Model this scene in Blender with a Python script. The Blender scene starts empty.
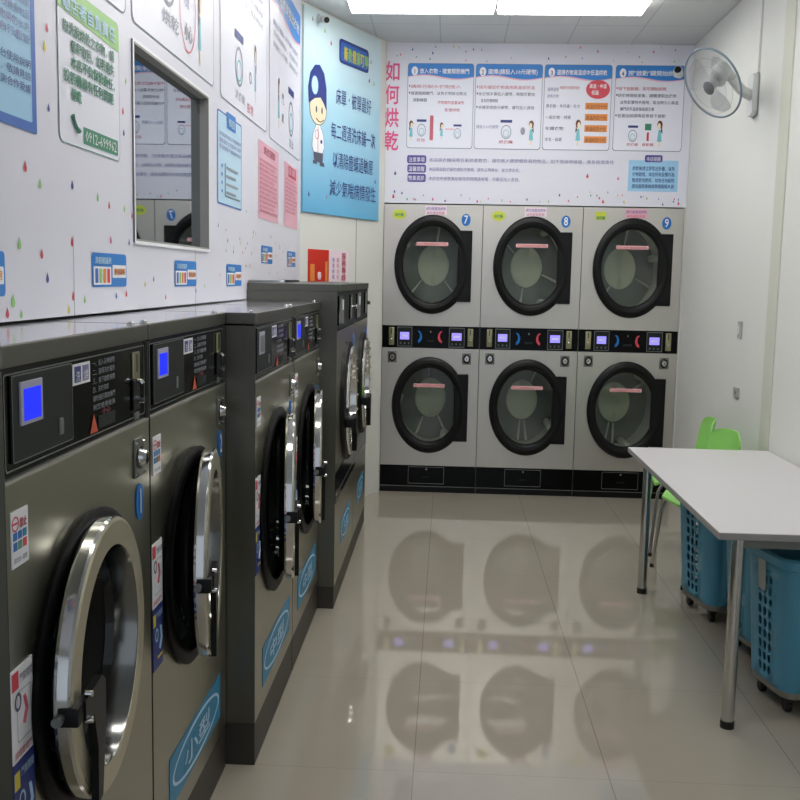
import bpy, bmesh, math, random
from mathutils import Vector, Matrix, Quaternion
random.seed(7)
SC = bpy.context.scene
COL = SC.collection
PI = math.pi

# ---------------------------------------------------------------- camera
EYE = 1.6
FPX, PITCH, YAW, ROLL = 1000.0, -0.12128, -0.04602, 0.01982
f = Vector((math.sin(YAW)*math.cos(PITCH), math.cos(YAW)*math.cos(PITCH), math.sin(PITCH)))
r0 = Vector((math.cos(YAW), -math.sin(YAW), 0)); u0 = r0.cross(f)
rr = r0*math.cos(ROLL) + u0*math.sin(ROLL); uu = -r0*math.sin(ROLL) + u0*math.cos(ROLL)
cam = bpy.data.objects.new('camera', bpy.data.cameras.new('camera'))
COL.objects.link(cam)
cam.matrix_world = Matrix(((rr.x, uu.x, -f.x, 0), (rr.y, uu.y, -f.y, 0), (rr.z, uu.z, -f.z, EYE), (0, 0, 0, 1)))
cam.data.sensor_width = 36; cam.data.lens = FPX/800*36
cam.data.clip_start = 0.05
SC.camera = cam

# ---------------------------------------------------------------- world, exposure
W = bpy.data.worlds.new('world'); SC.world = W; W.use_nodes = True
bg = W.node_tree.nodes['Background']
bg.inputs[0].default_value = (0.80, 0.88, 1.0, 1); bg.inputs[1].default_value = 0.45
SC.view_settings.view_transform = 'Standard'; SC.view_settings.look = 'None'
SC.view_settings.gamma = 1; SC.view_settings.use_curve_mapping = False
SC.view_settings.exposure = 0.54
LAMP = 9.0            # brightness of the fluorescent diffusers

# ---------------------------------------------------------------- materials
def lin(c):
    return tuple((x/255/12.92 if x/255 <= .04045 else ((x/255+.055)/1.055)**2.4) for x in c) + (1.0,)

def mat(name, rgb, rough=.5, metal=0., spec=.5, coat=0., emit=0., vary=0., vscale=(8, 8, 8), rvary=0., bump=0.):
    m = bpy.data.materials.new(name); m.use_nodes = True
    nt = m.node_tree; b = nt.nodes['Principled BSDF']
    c = lin(rgb)
    b.inputs['Base Color'].default_value = c
    b.inputs['Roughness'].default_value = rough
    b.inputs['Metallic'].default_value = metal
    b.inputs['Specular IOR Level'].default_value = spec
    b.inputs['Coat Weight'].default_value = coat
    if emit:
        b.inputs['Emission Color'].default_value = c
        b.inputs['Emission Strength'].default_value = emit
    if vary or rvary or bump:
        tc = nt.nodes.new('ShaderNodeTexCoord'); mp = nt.nodes.new('ShaderNodeMapping')
        mp.inputs['Scale'].default_value = vscale
        nz = nt.nodes.new('ShaderNodeTexNoise'); nz.inputs['Scale'].default_value = 1.0; nz.inputs['Detail'].default_value = 4
        nt.links.new(tc.outputs['Object'], mp.inputs['Vector']); nt.links.new(mp.outputs[0], nz.inputs['Vector'])
        if vary:
            rp = nt.nodes.new('ShaderNodeMapRange')
            rp.inputs['To Min'].default_value = 1-vary; rp.inputs['To Max'].default_value = 1+vary
            nt.links.new(nz.outputs['Fac'], rp.inputs['Value'])
            mx = nt.nodes.new('ShaderNodeVectorMath'); mx.operation = 'SCALE'
            mx.inputs[0].default_value = c[:3]
            nt.links.new(rp.outputs[0], mx.inputs['Scale']); nt.links.new(mx.outputs[0], b.inputs['Base Color'])
        if rvary:
            rq = nt.nodes.new('ShaderNodeMapRange')
            rq.inputs['To Min'].default_value = max(.01, rough-rvary); rq.inputs['To Max'].default_value = rough+rvary
            nt.links.new(nz.outputs['Fac'], rq.inputs['Value']); nt.links.new(rq.outputs[0], b.inputs['Roughness'])
        if bump:
            bp = nt.nodes.new('ShaderNodeBump'); bp.inputs['Strength'].default_value = bump; bp.inputs['Distance'].default_value = .002
            nt.links.new(nz.outputs['Fac'], bp.inputs['Height']); nt.links.new(bp.outputs[0], b.inputs['Normal'])
    return m

def glass(name, tint, refl=.1, rough=.02, top=.6):
    m = bpy.data.materials.new(name); m.use_nodes = True
    nt = m.node_tree; nt.nodes.clear()
    out = nt.nodes.new('ShaderNodeOutputMaterial'); mx = nt.nodes.new('ShaderNodeMixShader')
    tr = nt.nodes.new('ShaderNodeBsdfTransparent'); gl = nt.nodes.new('ShaderNodeBsdfGlossy')
    tr.inputs[0].default_value = (*tint, 1); gl.inputs['Roughness'].default_value = rough
    lw = nt.nodes.new('ShaderNodeLayerWeight'); lw.inputs[0].default_value = .35
    mr = nt.nodes.new('ShaderNodeMapRange'); mr.inputs['To Min'].default_value = refl; mr.inputs['To Max'].default_value = .6
    mr.inputs['To Max'].default_value = top
    nt.links.new(lw.outputs['Facing'], mr.inputs['Value']); nt.links.new(mr.outputs[0], mx.inputs[0])
    nt.links.new(tr.outputs[0], mx.inputs[1]); nt.links.new(gl.outputs[0], mx.inputs[2]); nt.links.new(mx.outputs[0], out.inputs[0])
    return m

M = dict(
    board=mat('printed_board_white', (222, 222, 233), .45, vary=.02, vscale=(1, 1, 1)),
    panel=mat('panel_print_white', (228, 229, 240), .42),
    wall=mat('painted_wall', (222, 223, 217), .6, vary=.02, vscale=(2, 2, 2), bump=.05),
    olive=mat('olive_wall_strip', (204, 206, 192), .6, vary=.02),
    bluepost=None,
    sky=mat('print_sky', (158, 205, 236), .45), skylt=mat('print_pale_sky', (190, 222, 242), .45),
    blue=mat('print_blue', (45, 130, 210), .45), navy=mat('print_navy', (44, 58, 130), .45), deepblue=mat('print_deep_blue', (55, 105, 190), .45),
    violet=mat('print_violet', (84, 70, 150), .45), lilac=mat('print_lilac_text', (130, 128, 170), .5),
    pink=mat('print_pink', (222, 80, 135), .45), rose=mat('print_rose', (232, 176, 192), .45), red=mat('print_red', (214, 70, 84), .45),
    redtext=mat('print_red_text', (196, 92, 108), .45), orange=mat('print_orange', (226, 140, 64), .45), yellow=mat('print_yellow', (222, 205, 70), .45),
    green=mat('print_green', (60, 140, 105), .45), lime=mat('print_lime', (150, 200, 120), .45), lemon=mat('print_lemon', (205, 214, 70), .45),
    gtext=mat('print_green_text', (90, 145, 120), .45), grey=mat('print_grey', (150, 155, 165), .5), ink=mat('print_ink', (84, 87, 108), .5),
    line=mat('print_outline', (96, 118, 128), .5), white=mat('print_white', (240, 240, 244), .45), skin=mat('print_skin', (236, 222, 190), .5),
    brown=mat('print_brown', (110, 62, 48), .5), aqua=mat('print_aqua', (120, 195, 205), .5), pinkish=mat('print_pinkish', (240, 220, 230), .5),
    redposter=mat('red_poster_paper', (205, 45, 28), .5),
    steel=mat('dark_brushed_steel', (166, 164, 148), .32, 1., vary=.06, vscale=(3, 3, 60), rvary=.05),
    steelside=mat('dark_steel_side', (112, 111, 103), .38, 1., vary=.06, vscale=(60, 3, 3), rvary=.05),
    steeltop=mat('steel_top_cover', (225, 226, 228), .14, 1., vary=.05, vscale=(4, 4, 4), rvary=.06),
    lsteel=mat('light_brushed_steel', (206, 203, 196), .38, 1., vary=.04, vscale=(80, 3, 3), rvary=.05),
    face=mat('satin_door_steel', (200, 195, 174), .38, 1., vary=.03, rvary=.04),
    inner=mat('polished_inner_rim', (130, 131, 128), .16, 1., rvary=.04), chrome=mat('chrome', (205, 205, 203), .1, 1., rvary=.03, vscale=(5, 5, 5)),
    tube=mat('chromed_tube', (190, 190, 186), .18, 1., rvary=.03),
    black=mat('black_plastic', (10, 11, 12), .42, spec=.25, vary=.1), gasket=mat('black_rubber', (6, 7, 8), .42, spec=.3, vary=.1), rubber=mat('matt_black_rubber', (5, 6, 7), .5, spec=.2, vary=.1),
    gloss=mat('gloss_black_panel', (5, 6, 7), .16, spec=.15, vary=.1), slate=mat('slate_display_panel', (22, 28, 28), .45, spec=.3, vary=.05),
    plinth=mat('plinth_dark_paint', (58, 54, 47), .5, vary=.06), frame=mat('grey_metal_edge', (120, 124, 122), .35, .6, vary=.04),
    lcd=mat('blue_lcd', (24, 42, 240), .4, spec=.2, emit=.6), warn=mat('warning_red_orange', (205, 84, 52), .45), drumring=mat('drum_end_sheet', (126, 130, 123), .45, .2, vary=.06), strip=mat('warning_strip_film', (240, 190, 190), .45, vary=.02), lockplate=mat('lock_plate_steel', (120, 120, 114), .4, .8, vary=.05), lcdframe=mat('lcd_pale_frame', (176, 176, 196), .4, vary=.03), lcdoff=mat('unlit_lcd', (105, 112, 108), .3, vary=.05), lcdpale=mat('lavender_lcd', (150, 140, 245), .4, emit=.55),
    coin=mat('coin_slot_steel', (170, 165, 130), .3, .9, vary=.1), numblue=mat('sticker_blue', (20, 110, 190), .4), ovalblue=mat('sticker_teal_blue', (42, 134, 176), .45),
    drum=mat('drum_steel', (214, 215, 206), .42, .25, vary=.05), drumback=mat('drum_back_plate', (226, 231, 206), .6, .0, vary=.06),
    wdrum=mat('washer_drum_dark', (52, 60, 56), .35, .6, vary=.1),
    mirror=mat('tinted_mirror', (154, 162, 170), .02, 1.), reveal=mat('grey_reveal', (150, 150, 147), .5, vary=.03),
    tabletop=mat('table_laminate', (206, 204, 204), .35, vary=.015), tedge=mat('table_edge_grey', (150, 148, 145), .45, vary=.03),
    chair=mat('lime_green_plastic', (146, 212, 108), .38, vary=.03), basket=mat('teal_blue_plastic', (82, 156, 184), .42, vary=.04),
    castor=mat('castor_black', (16, 15, 14), .45, vary=.1), dolly=mat('dolly_metal', (150, 145, 135), .4, .6, vary=.05),
    fanw=mat('fan_plastic', (212, 214, 212), .45, vary=.02), fang=mat('fan_grey', (150, 154, 156), .4, vary=.03), fanhub=mat('fan_hub_grey', (112, 116, 118), .4, vary=.03), fanring=mat('fan_ring', (120, 138, 150), .35, vary=.03),
    switch=mat('switch_plastic', (172, 172, 168), .45, vary=.02), ceilpanel=None,
    lamp=mat('lit_diffuser', (255, 253, 250), .5, emit=LAMP),
    hous=mat('light_housing', (225, 226, 226), .5, vary=.02),
    dglass=glass('dryer_glass', (.88, .92, .90), .035, .02, .4), wglass=glass('washer_glass', (.35, .4, .38), .04, .02, .22),
    blade=glass('fan_blade_clear', (.80, .83, .85), .1, .2),
)

def blue_gradient():
    m = mat('blue_notice_print', (170, 212, 232), .45)      # printed gradient: pale at the top, sky blue at the bottom
    nt = m.node_tree; b = nt.nodes['Principled BSDF']
    tc = nt.nodes.new('ShaderNodeTexCoord'); sp = nt.nodes.new('ShaderNodeSeparateXYZ'); cr = nt.nodes.new('ShaderNodeValToRGB')
    mr = nt.nodes.new('ShaderNodeMapRange'); mr.inputs['From Min'].default_value = 0.0; mr.inputs['From Max'].default_value = 1.25
    nt.links.new(tc.outputs['Object'], sp.inputs[0]); nt.links.new(sp.outputs['Z'], mr.inputs['Value']); nt.links.new(mr.outputs[0], cr.inputs[0])
    e = cr.color_ramp.elements; e[0].color = lin((98, 178, 222)); e[1].color = lin((214, 232, 236))
    k = cr.color_ramp.elements.new(.5); k.color = lin((168, 214, 234))
    nt.links.new(cr.outputs[0], b.inputs['Base Color'])
    return m
M['bluepost'] = blue_gradient()

def grid_material(name, rgb, linergb, sx, sy, ox, oy, gap, rough, spec=.5, coat=0., vary=.03, vs=1.2):
    m = mat(name, rgb, rough, spec=spec, coat=coat)
    nt = m.node_tree; b = nt.nodes['Principled BSDF']
    tc = nt.nodes.new('ShaderNodeTexCoord'); sp = nt.nodes.new('ShaderNodeSeparateXYZ'); nt.links.new(tc.outputs['Object'], sp.inputs[0])
    outs = []
    for ax, s, o in (('X', sx, ox), ('Y', sy, oy)):
        a = nt.nodes.new('ShaderNodeMath'); a.operation = 'SUBTRACT'; a.inputs[1].default_value = o; nt.links.new(sp.outputs[ax], a.inputs[0])
        d = nt.nodes.new('ShaderNodeMath'); d.operation = 'PINGPONG'; d.inputs[1].default_value = s/2; nt.links.new(a.outputs[0], d.inputs[0])
        l = nt.nodes.new('ShaderNodeMath'); l.operation = 'LESS_THAN'; l.inputs[1].default_value = gap if ax == 'X' or name != 'polished_floor_tile' else gap*.45; nt.links.new(d.outputs[0], l.inputs[0])
        outs.append(l)
    mxm = nt.nodes.new('ShaderNodeMath'); mxm.operation = 'MAXIMUM'
    nt.links.new(outs[0].outputs[0], mxm.inputs[0]); nt.links.new(outs[1].outputs[0], mxm.inputs[1])
    nz = nt.nodes.new('ShaderNodeTexNoise'); nz.inputs['Scale'].default_value = vs; nz.inputs['Detail'].default_value = 6
    nt.links.new(tc.outputs['Object'], nz.inputs['Vector'])
    rp = nt.nodes.new('ShaderNodeMapRange'); rp.inputs['To Min'].default_value = 1-vary; rp.inputs['To Max'].default_value = 1+vary
    nt.links.new(nz.outputs['Fac'], rp.inputs['Value'])
    sc = nt.nodes.new('ShaderNodeVectorMath'); sc.operation = 'SCALE'; sc.inputs[0].default_value = lin(rgb)[:3]; nt.links.new(rp.outputs[0], sc.inputs['Scale'])
    mix = nt.nodes.new('ShaderNodeMix'); mix.data_type = 'RGBA'
    nt.links.new(mxm.outputs[0], mix.inputs['Factor']); nt.links.new(sc.outputs[0], mix.inputs['A']); mix.inputs['B'].default_value = lin(linergb)
    nt.links.new(mix.outputs['Result'], b.inputs['Base Color'])
    return m
M['floor'] = grid_material('polished_floor_tile', (166, 158, 144), (137, 129, 116), .637, .745, -.075, 3.1, .0018, .042, spec=.55, coat=.25, vary=.05, vs=2.0)
M['ceiling'] = grid_material('ceiling_panels', (212, 214, 213), (182, 184, 184), .45, .60, -.10, 6.9, .004, .6)

# ---------------------------------------------------------------- mesh helpers
class Frame:
    """origin + three axes; P(u, v, w): u to the viewer's right, v up, w out of the surface"""
    def __init__(s, o, U, V, N):
        s.o, s.U, s.V, s.N = Vector(o), Vector(U), Vector(V), Vector(N)
    def P(s, u, v, w=0.): return s.o + s.U*u + s.V*v + s.N*w
    def at(s, u, v, w=0.): return Frame(s.P(u, v, w), s.U, s.V, s.N)
    def turned(s, u, v, w, a):
        c, d = math.cos(a), math.sin(a)
        return Frame(s.P(u, v, w), s.U*c - s.N*d, s.V, s.N*c + s.U*d)
Z = (0, 0, 1)
WORLD = Frame((0, 0, 0), (1, 0, 0), (0, 1, 0), (0, 0, 1))
FL = Frame((-.945, 0, 0), (0, 1, 0), Z, (1, 0, 0))          # left board: u = Y
FB = Frame((0, 7.42, 0), (1, 0, 0), Z, (0, -1, 0))          # back board: u = X
FR = Frame((1.70, 0, 0), (0, -1, 0), Z, (-1, 0, 0))         # right wall: u = -Y
_a, _b = Vector((-.485, 7.42, 0)), Vector((-.945, 6.36, 0))
_U = (_a-_b).normalized()
FA = Frame(_a, _U, Z, (_U.y, -_U.x, 0))                     # angled wall: u = -distance from its far end

_fonts = {}
def glyphs(s, bold=0.):
    key = (s, bold)
    if key not in _fonts:
        cu = bpy.data.curves.new('t', 'FONT'); cu.body = s; cu.size = 1; cu.resolution_u = 2 if len(s) < 3 else 1; cu.offset = bold
        o = bpy.data.objects.new('t', cu); COL.objects.link(o)
        dg = bpy.context.evaluated_depsgraph_get()
        me = bpy.data.meshes.new_from_object(o.evaluated_get(dg))
        vs = [(v.co.x, v.co.y) for v in me.vertices]; fs = [tuple(p.vertices) for p in me.polygons]
        bpy.data.objects.remove(o); bpy.data.curves.remove(cu); bpy.data.meshes.remove(me)
        _fonts[key] = (vs, fs)
    return _fonts[key]

class MB:
    def __init__(s): s.v, s.f, s.m, s.mats = [], [], [], []
    def mi(s, m):
        if m not in s.mats: s.mats.append(m)
        return s.mats.index(m)
    def add(s, vs, fs, m):
        b = len(s.v); k = s.mi(m)
        s.v += [Vector(v) for v in vs]
        for q in fs: s.f.append(tuple(b+i for i in q)); s.m.append(k)
        return s
    def box(s, F, u, v, w, m, bev=0.):
        bm = bmesh.new(); bmesh.ops.create_cube(bm, size=1)
        for q in bm.verts:
            q.co = Vector(((u[0]+u[1])/2+q.co.x*(u[1]-u[0]), (v[0]+v[1])/2+q.co.y*(v[1]-v[0]), (w[0]+w[1])/2+q.co.z*(w[1]-w[0])))
        if bev: bmesh.ops.bevel(bm, geom=bm.edges[:], offset=bev, segments=2, affect='EDGES', profile=.6)
        bm.verts.index_update()
        s.add([F.P(*q.co) for q in bm.verts], [[q.index for q in p.verts] for p in bm.faces], m); bm.free(); return s
    def poly(s, F, pts, w, m):
        return s.add([F.P(a, b, w) for a, b in pts], [range(len(pts))], m)
    def prism(s, F, pts, w0, w1, m, caps=True):
        n = len(pts)
        fs = [(i, (i+1) % n, n+(i+1) % n, n+i) for i in range(n)]
        if caps: fs += [tuple(range(n))[::-1], tuple(range(n, 2*n))]
        return s.add([F.P(a, b, w0) for a, b in pts]+[F.P(a, b, w1) for a, b in pts], fs, m)
    def lathe(s, F, c, prof, m, n=56, su=1., close=False, sv=1.):
        vs = []; k = len(prof)
        for r, w in prof:
            vs += [F.P(c[0]+su*r*math.cos(2*PI*i/n), c[1]+sv*r*math.sin(2*PI*i/n), w) for i in range(n)]
        fs = []
        for j in range(k if close else k-1):
            a, b = j*n, ((j+1) % k)*n
            fs += [(a+i, a+(i+1) % n, b+(i+1) % n, b+i) for i in range(n)]
        return s.add(vs, fs, m)
    def disc(s, F, c, ru, rv, w, m, n=32):
        return s.poly(F, [(c[0]+ru*math.cos(2*PI*i/n), c[1]+rv*math.sin(2*PI*i/n)) for i in range(n)], w, m)
    def ring(s, F, c, ru, rv, t, w, m, n=32, tu=None):
        tu = t if tu is None else tu
        vs = []
        for k in (0, 1):
            vs += [F.P(c[0]+(ru-k*tu)*math.cos(2*PI*i/n), c[1]+(rv-k*t)*math.sin(2*PI*i/n), w) for i in range(n)]
        return s.add(vs, [(i, (i+1) % n, n+(i+1) % n, n+i) for i in range(n)], m)
    def plate(s, F, u, v, c, ru, rv, w, m, n=64):
        """flat sheet with an elliptical hole"""
        out, inn = [], []
        for i in range(n):
            a = 2*PI*i/n; ca, sa = math.cos(a), math.sin(a)
            inn.append((c[0]+ru*ca, c[1]+rv*sa))
            du = ((u[1]-c[0]) if ca > 0 else (u[0]-c[0])); dv = ((v[1]-c[1]) if sa > 0 else (v[0]-c[1]))
            t = min(du/ca if abs(ca) > 1e-9 else 1e9, dv/sa if abs(sa) > 1e-9 else 1e9)
            out.append((c[0]+t*ca, c[1]+t*sa))
        for cu in u:
            for cv in v:
                k = min(range(n), key=lambda i: (out[i][0]-cu)**2+(out[i][1]-cv)**2); out[k] = (cu, cv)
        return s.add([F.P(a, b, w) for a, b in out]+[F.P(a, b, w) for a, b in inn], [(i, (i+1) % n, n+(i+1) % n, n+i) for i in range(n)], m)
    def tube(s, pts, r, m, n=10, caps=True):
        pts = [Vector(p) for p in pts]; vs = []; t0 = None
        for i, p in enumerate(pts):
            t = (pts[min(i+1, len(pts)-1)]-pts[max(i-1, 0)]).normalized()
            if t0 is None:
                ref = Vector((0, 0, 1)) if abs(t.z) < .9 else Vector((1, 0, 0))
                x = t.cross(ref).normalized()
            else:
                x = (x - t*x.dot(t)).normalized()
            y = t.cross(x); t0 = t
            vs += [p + (x*math.cos(2*PI*k/n)+y*math.sin(2*PI*k/n))*(r[i] if isinstance(r, (list, tuple)) else r) for k in range(n)]
        fs = [(i*n+k, i*n+(k+1) % n, (i+1)*n+(k+1) % n, (i+1)*n+k) for i in range(len(pts)-1) for k in range(n)]
        if caps: fs += [tuple(range(n))[::-1], tuple((len(pts)-1)*n+k for k in range(n))]
        return s.add(vs, fs, m)
    def text(s, F, t, u, v, h, m, w=.004, sx=1., align='l', fit=None, bold=0.):
        if bold >= .02 and len(t) < 14:
            for q, (du, dv) in enumerate(((-.8, 0), (.8, 0), (0, .8), (0, -.8))): s.text(F, t, u+du*bold*h*sx*(.75 if fit else 1), v+dv*bold*h, h, m, w+.0003*q, sx, align, fit)
            return s
        vs, fs = glyphs(t)
        if not vs: return s
        x0 = min(a for a, b in vs); x1 = max(a for a, b in vs)
        k = h/.92; kx = k*sx
        if fit: kx = fit/(x1-x0)
        off = u - x0*kx - {'l': 0, 'c': .5, 'r': 1}[align]*(x1-x0)*kx
        return s.add([F.P(off+a*kx, v+b*k, w) for a, b in vs], fs, m)
    def build(s, name, parent=None, smooth=False, ang=.7):
        me = bpy.data.meshes.new(name)
        base = base_of(parent)
        me.from_pydata([tuple(v-base) for v in s.v], [], s.f); 
        for m in s.mats: me.materials.append(m)
        me.polygons.foreach_set('material_index', s.m)
        bm = bmesh.new(); bm.from_mesh(me)
        bmesh.ops.remove_doubles(bm, verts=bm.verts, dist=1e-6) if smooth else None
        bmesh.ops.recalc_face_normals(bm, faces=bm.faces) if smooth else None
        bm.to_mesh(me); bm.free()
        if smooth:
            me.shade_smooth(); me.set_sharp_from_angle(angle=ang)
        o = bpy.data.objects.new(name, me); COL.objects.link(o)
        if parent: o.parent = parent
        return o

def base_of(o):
    b = Vector((0, 0, 0))
    while o is not None: b += o.location; o = o.parent
    return b

def tag(o, label=None, cat=None, group=None, kind=None):
    if label: o['label'] = label
    if cat: o['category'] = cat
    if group: o['group'] = group
    if kind: o['kind'] = kind
    return o
def thing(name, loc, label, cat, group=None):
    o = bpy.data.objects.new(name, None); COL.objects.link(o); o.location = loc; o.empty_display_size = .1
    return tag(o, label, cat, group)
def struct(o): o['kind'] = 'structure'; return o

def rrect(u0, u1, v0, v1, ru, rv=None, n=5):
    rv = ru if rv is None else rv; pts = []
    for cu, cv, a in ((u1-ru, v1-rv, 0), (u0+ru, v1-rv, 1), (u0+ru, v0+rv, 2), (u1-ru, v0+rv, 3)):
        pts += [(cu+ru*math.cos((a+i/n)*PI/2), cv+rv*math.sin((a+i/n)*PI/2)) for i in range(n+1)]
    return pts
def outline(mb, F, pts, t, w, m, tu=None):
    """thin printed line along a closed polygon"""
    tu = t if tu is None else tu
    cu = (min(p[0] for p in pts)+max(p[0] for p in pts))/2; cv = (min(p[1] for p in pts)+max(p[1] for p in pts))/2
    hu = (max(p[0] for p in pts)-min(p[0] for p in pts))/2; hv = (max(p[1] for p in pts)-min(p[1] for p in pts))/2
    inn = [(cu+(p[0]-cu)*(hu-tu)/hu, cv+(p[1]-cv)*(hv-t)/hv) for p in pts]; n = len(pts)
    mb.add([F.P(a, b, w) for a, b in pts]+[F.P(a, b, w) for a, b in inn], [(i, (i+1) % n, n+(i+1) % n, n+i) for i in range(n)], m)

# ================================================================ THE ROOM
CEIL = 3.28
struct(MB().box(WORLD, (-1.5, 1.9), (-1.5, 8.4), (-.1, 0), M['floor']).build('floor'))
struct(MB().box(WORLD, (-1.5, 1.9), (-1.5, 8.4), (CEIL, CEIL+.1), M['ceiling']).build('ceiling'))
struct(MB().box(WORLD, (1.70, 1.8), (-1.5, 8.3), (0, CEIL), M['wall']).build('wall_right'))
mb = MB()
mb.box(WORLD, (-.60, 1.70), (7.425, 7.55), (2.145, CEIL), M['wall'])
mb.box(WORLD, (-.60, 1.70), (8.2, 8.3), (0, CEIL), M['wall'])
mb.box(WORLD, (1.688, 1.70), (7.42, 7.55), (0, 2.145), M['wall'])
struct(mb.build('wall_back'))
mb = MB()   # the left bulkhead over the washers, with the opening of the window
XW = (-1.05, -.949)
WY0, WY1, WZ0, WZ1 = 2.985, 3.92, 1.69, 2.28
for y, z in (((-1.5, WY0), (1.49, CEIL)), ((WY0, WY1), (1.49, WZ0)), ((WY0, WY1), (WZ1, CEIL)), ((WY1, 4.70), (1.49, CEIL)), ((4.70, 6.36), (1.576, CEIL))):
    mb.box(WORLD, XW, y, z, M['wall'])
mb.box(WORLD, (-1.5, -1.4), (-1.5, 8.3), (0, CEIL), M['wall'])
struct(mb.build('wall_left'))
mb = MB()
mb.prism(WORLD, [(-.947, 6.356), (-.485, 7.42), (-.60, 7.47), (-1.05, 6.40)], 0, CEIL, M['wall'])
mb.box(FA, (-.424, -.418), (.0, 2.0), (-.001, .0012), M['grey'])
struct(mb.build('wall_corner'))
o = struct(MB().box(WORLD, (1.692, 1.70), (5.27, 5.42), (0, CEIL), M['olive'], .002).build('wall_strip_1'))  # thin raised vertical strip, slightly darker and more olive than the wall

# window: mirror-like tinted pane at the back of a recess in the board
win = bpy.data.objects.new('window_1', None); COL.objects.link(win); win.location = (-.96, (WY0+WY1)/2, WZ0); struct(win)
mb = MB(); d = -.028
mb.box(FL, (WY0, WY0+.012), (WZ0, WZ1), (d, .006), M['reveal']); mb.box(FL, (WY1-.012, WY1), (WZ0, WZ1), (d, .006), M['reveal'])
mb.box(FL, (WY0+.012, WY1-.012), (WZ0, WZ0+.012), (d, .006), M['reveal']); mb.box(FL, (WY0+.012, WY1-.012), (WZ1-.012, WZ1), (d, .006), M['reveal'])
outline(mb, FL, rrect(WY0-.004, WY1+.004, WZ0-.004, WZ1+.004, .002), .010, .0066, M['white'])
fr_ = mb.build('window_frame', win); fr_['label'] = 'pale grey frame of the recess'
o = MB().box(FL, (WY0+.012, WY1-.012), (WZ0+.012, WZ1-.012), (d-.006, d), M['mirror']).build('window_pane', win); o['label'] = 'dark tinted pane reflecting the dryers'

# ================================================================ PRINTED BOARDS
DROPS = ['red', 'lime', 'yellow', 'deepblue', 'violet', 'pink', 'green']
def droplet(mb, F, u, v, s, m, sx=1.):
    s *= 1.15
    pts = [(u+sx*s*.5*math.cos(a), v+s*.55*math.sin(a)-s*.2) for a in [PI*(1+i/8) for i in range(9)]]
    pts += [(u+sx*s*.28, v+s*.25), (u, v+s*.75), (u-sx*s*.28, v+s*.25)]
    mb.poly(F, pts, .0012, M[m])
def figure(mb, F, u, v, h, sx, flip=1):
    """tiny printed woman: brown hair, pale face, aqua dress"""
    mb.disc(F, (u, v+h*.36), sx*h*.15, h*.16, .004, M['brown'], 14)
    mb.disc(F, (u+flip*sx*h*.04, v+h*.30), sx*h*.09, h*.12, .0045, M['skin'], 12)
    mb.poly(F, [(u-flip*sx*h*.12, v+h*.34), (u-flip*sx*h*.16, v), (u-flip*sx*h*.06, v+h*.1)], .0042, M['brown'])
    mb.poly(F, [(u-sx*h*.13, v-h*.30), (u+sx*h*.13, v-h*.30), (u+sx*h*.07, v+h*.16), (u-sx*h*.07, v+h*.16)], .004, M['aqua'])
    mb.poly(F, [(u-sx*h*.05, v-h*.5), (u+sx*h*.05, v-h*.5), (u+sx*h*.05, v-h*.3), (u-sx*h*.05, v-h*.3)], .004, M['skin'])
def bowl_icon(mb, F, u, v, s, sx, m='grey'):
    """small drum-door icon with a dark label bar above it"""
    mb.ring(F, (u, v), sx*s*.5, s*.5, s*.07, .004, M[m], 20, sx*s*.07)
    mb.ring(F, (u, v-s*.1), sx*s*.3, s*.28, s*.05, .004, M['aqua'], 16, sx*s*.05)
    mb.poly(F, [(u-sx*s*.55, v+s*.66), (u+sx*s*.55, v+s*.66), (u+sx*s*.55, v+s*.85), (u-sx*s*.55, v+s*.85)], .004, M['navy'])

def wave_header(F, u0, u1, top, h, sx, num, title, parent):
    mb = MB(); n = 24; r = .02
    low = lambda t: top-h*.86+h*.13*math.sin(t*2*PI)
    pts = [(u0+(u1-u0)*i/n, low(i/n)) for i in range(n+1)]
    up = [p for p in rrect(u0, u1, top-.1, top, r*sx, r) if p[1] > top-.04]
    up = sorted(up, key=lambda p: -p[0])
    mb.poly(F, pts+up, .003, M['blue'])
    for i in range(n):
        a, b = u0+(u1-u0)*i/n, u0+(u1-u0)*(i+1)/n
        mb.add([F.P(a, low(i/n)-h*.1*(1-abs(.5-i/n)), .0031), F.P(b, low((i+1)/n)-h*.1*(1-abs(.5-(i+1)/n)), .0031), F.P(b, low((i+1)/n), .0031), F.P(a, low(i/n), .0031)], [(0, 1, 2, 3)], M['rose'])
    if num:
        c = (u0+.048*(u1-u0)/.475, top-h*.5)
        mb.disc(F, c, h*.3*sx, h*.3, .0036, M['white']); mb.text(F, num, c[0], c[1]-h*.2, h*.4, M['navy'], .0042, sx, 'c', bold=.02)
    if title: mb.text(F, title, u0+.085*(u1-u0)/.475, top-h*.64, h*.34, M['white'], .0042, fit=(u1-u0)*.75, bold=.025)
    return mb.build('heading_band', parent)

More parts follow.
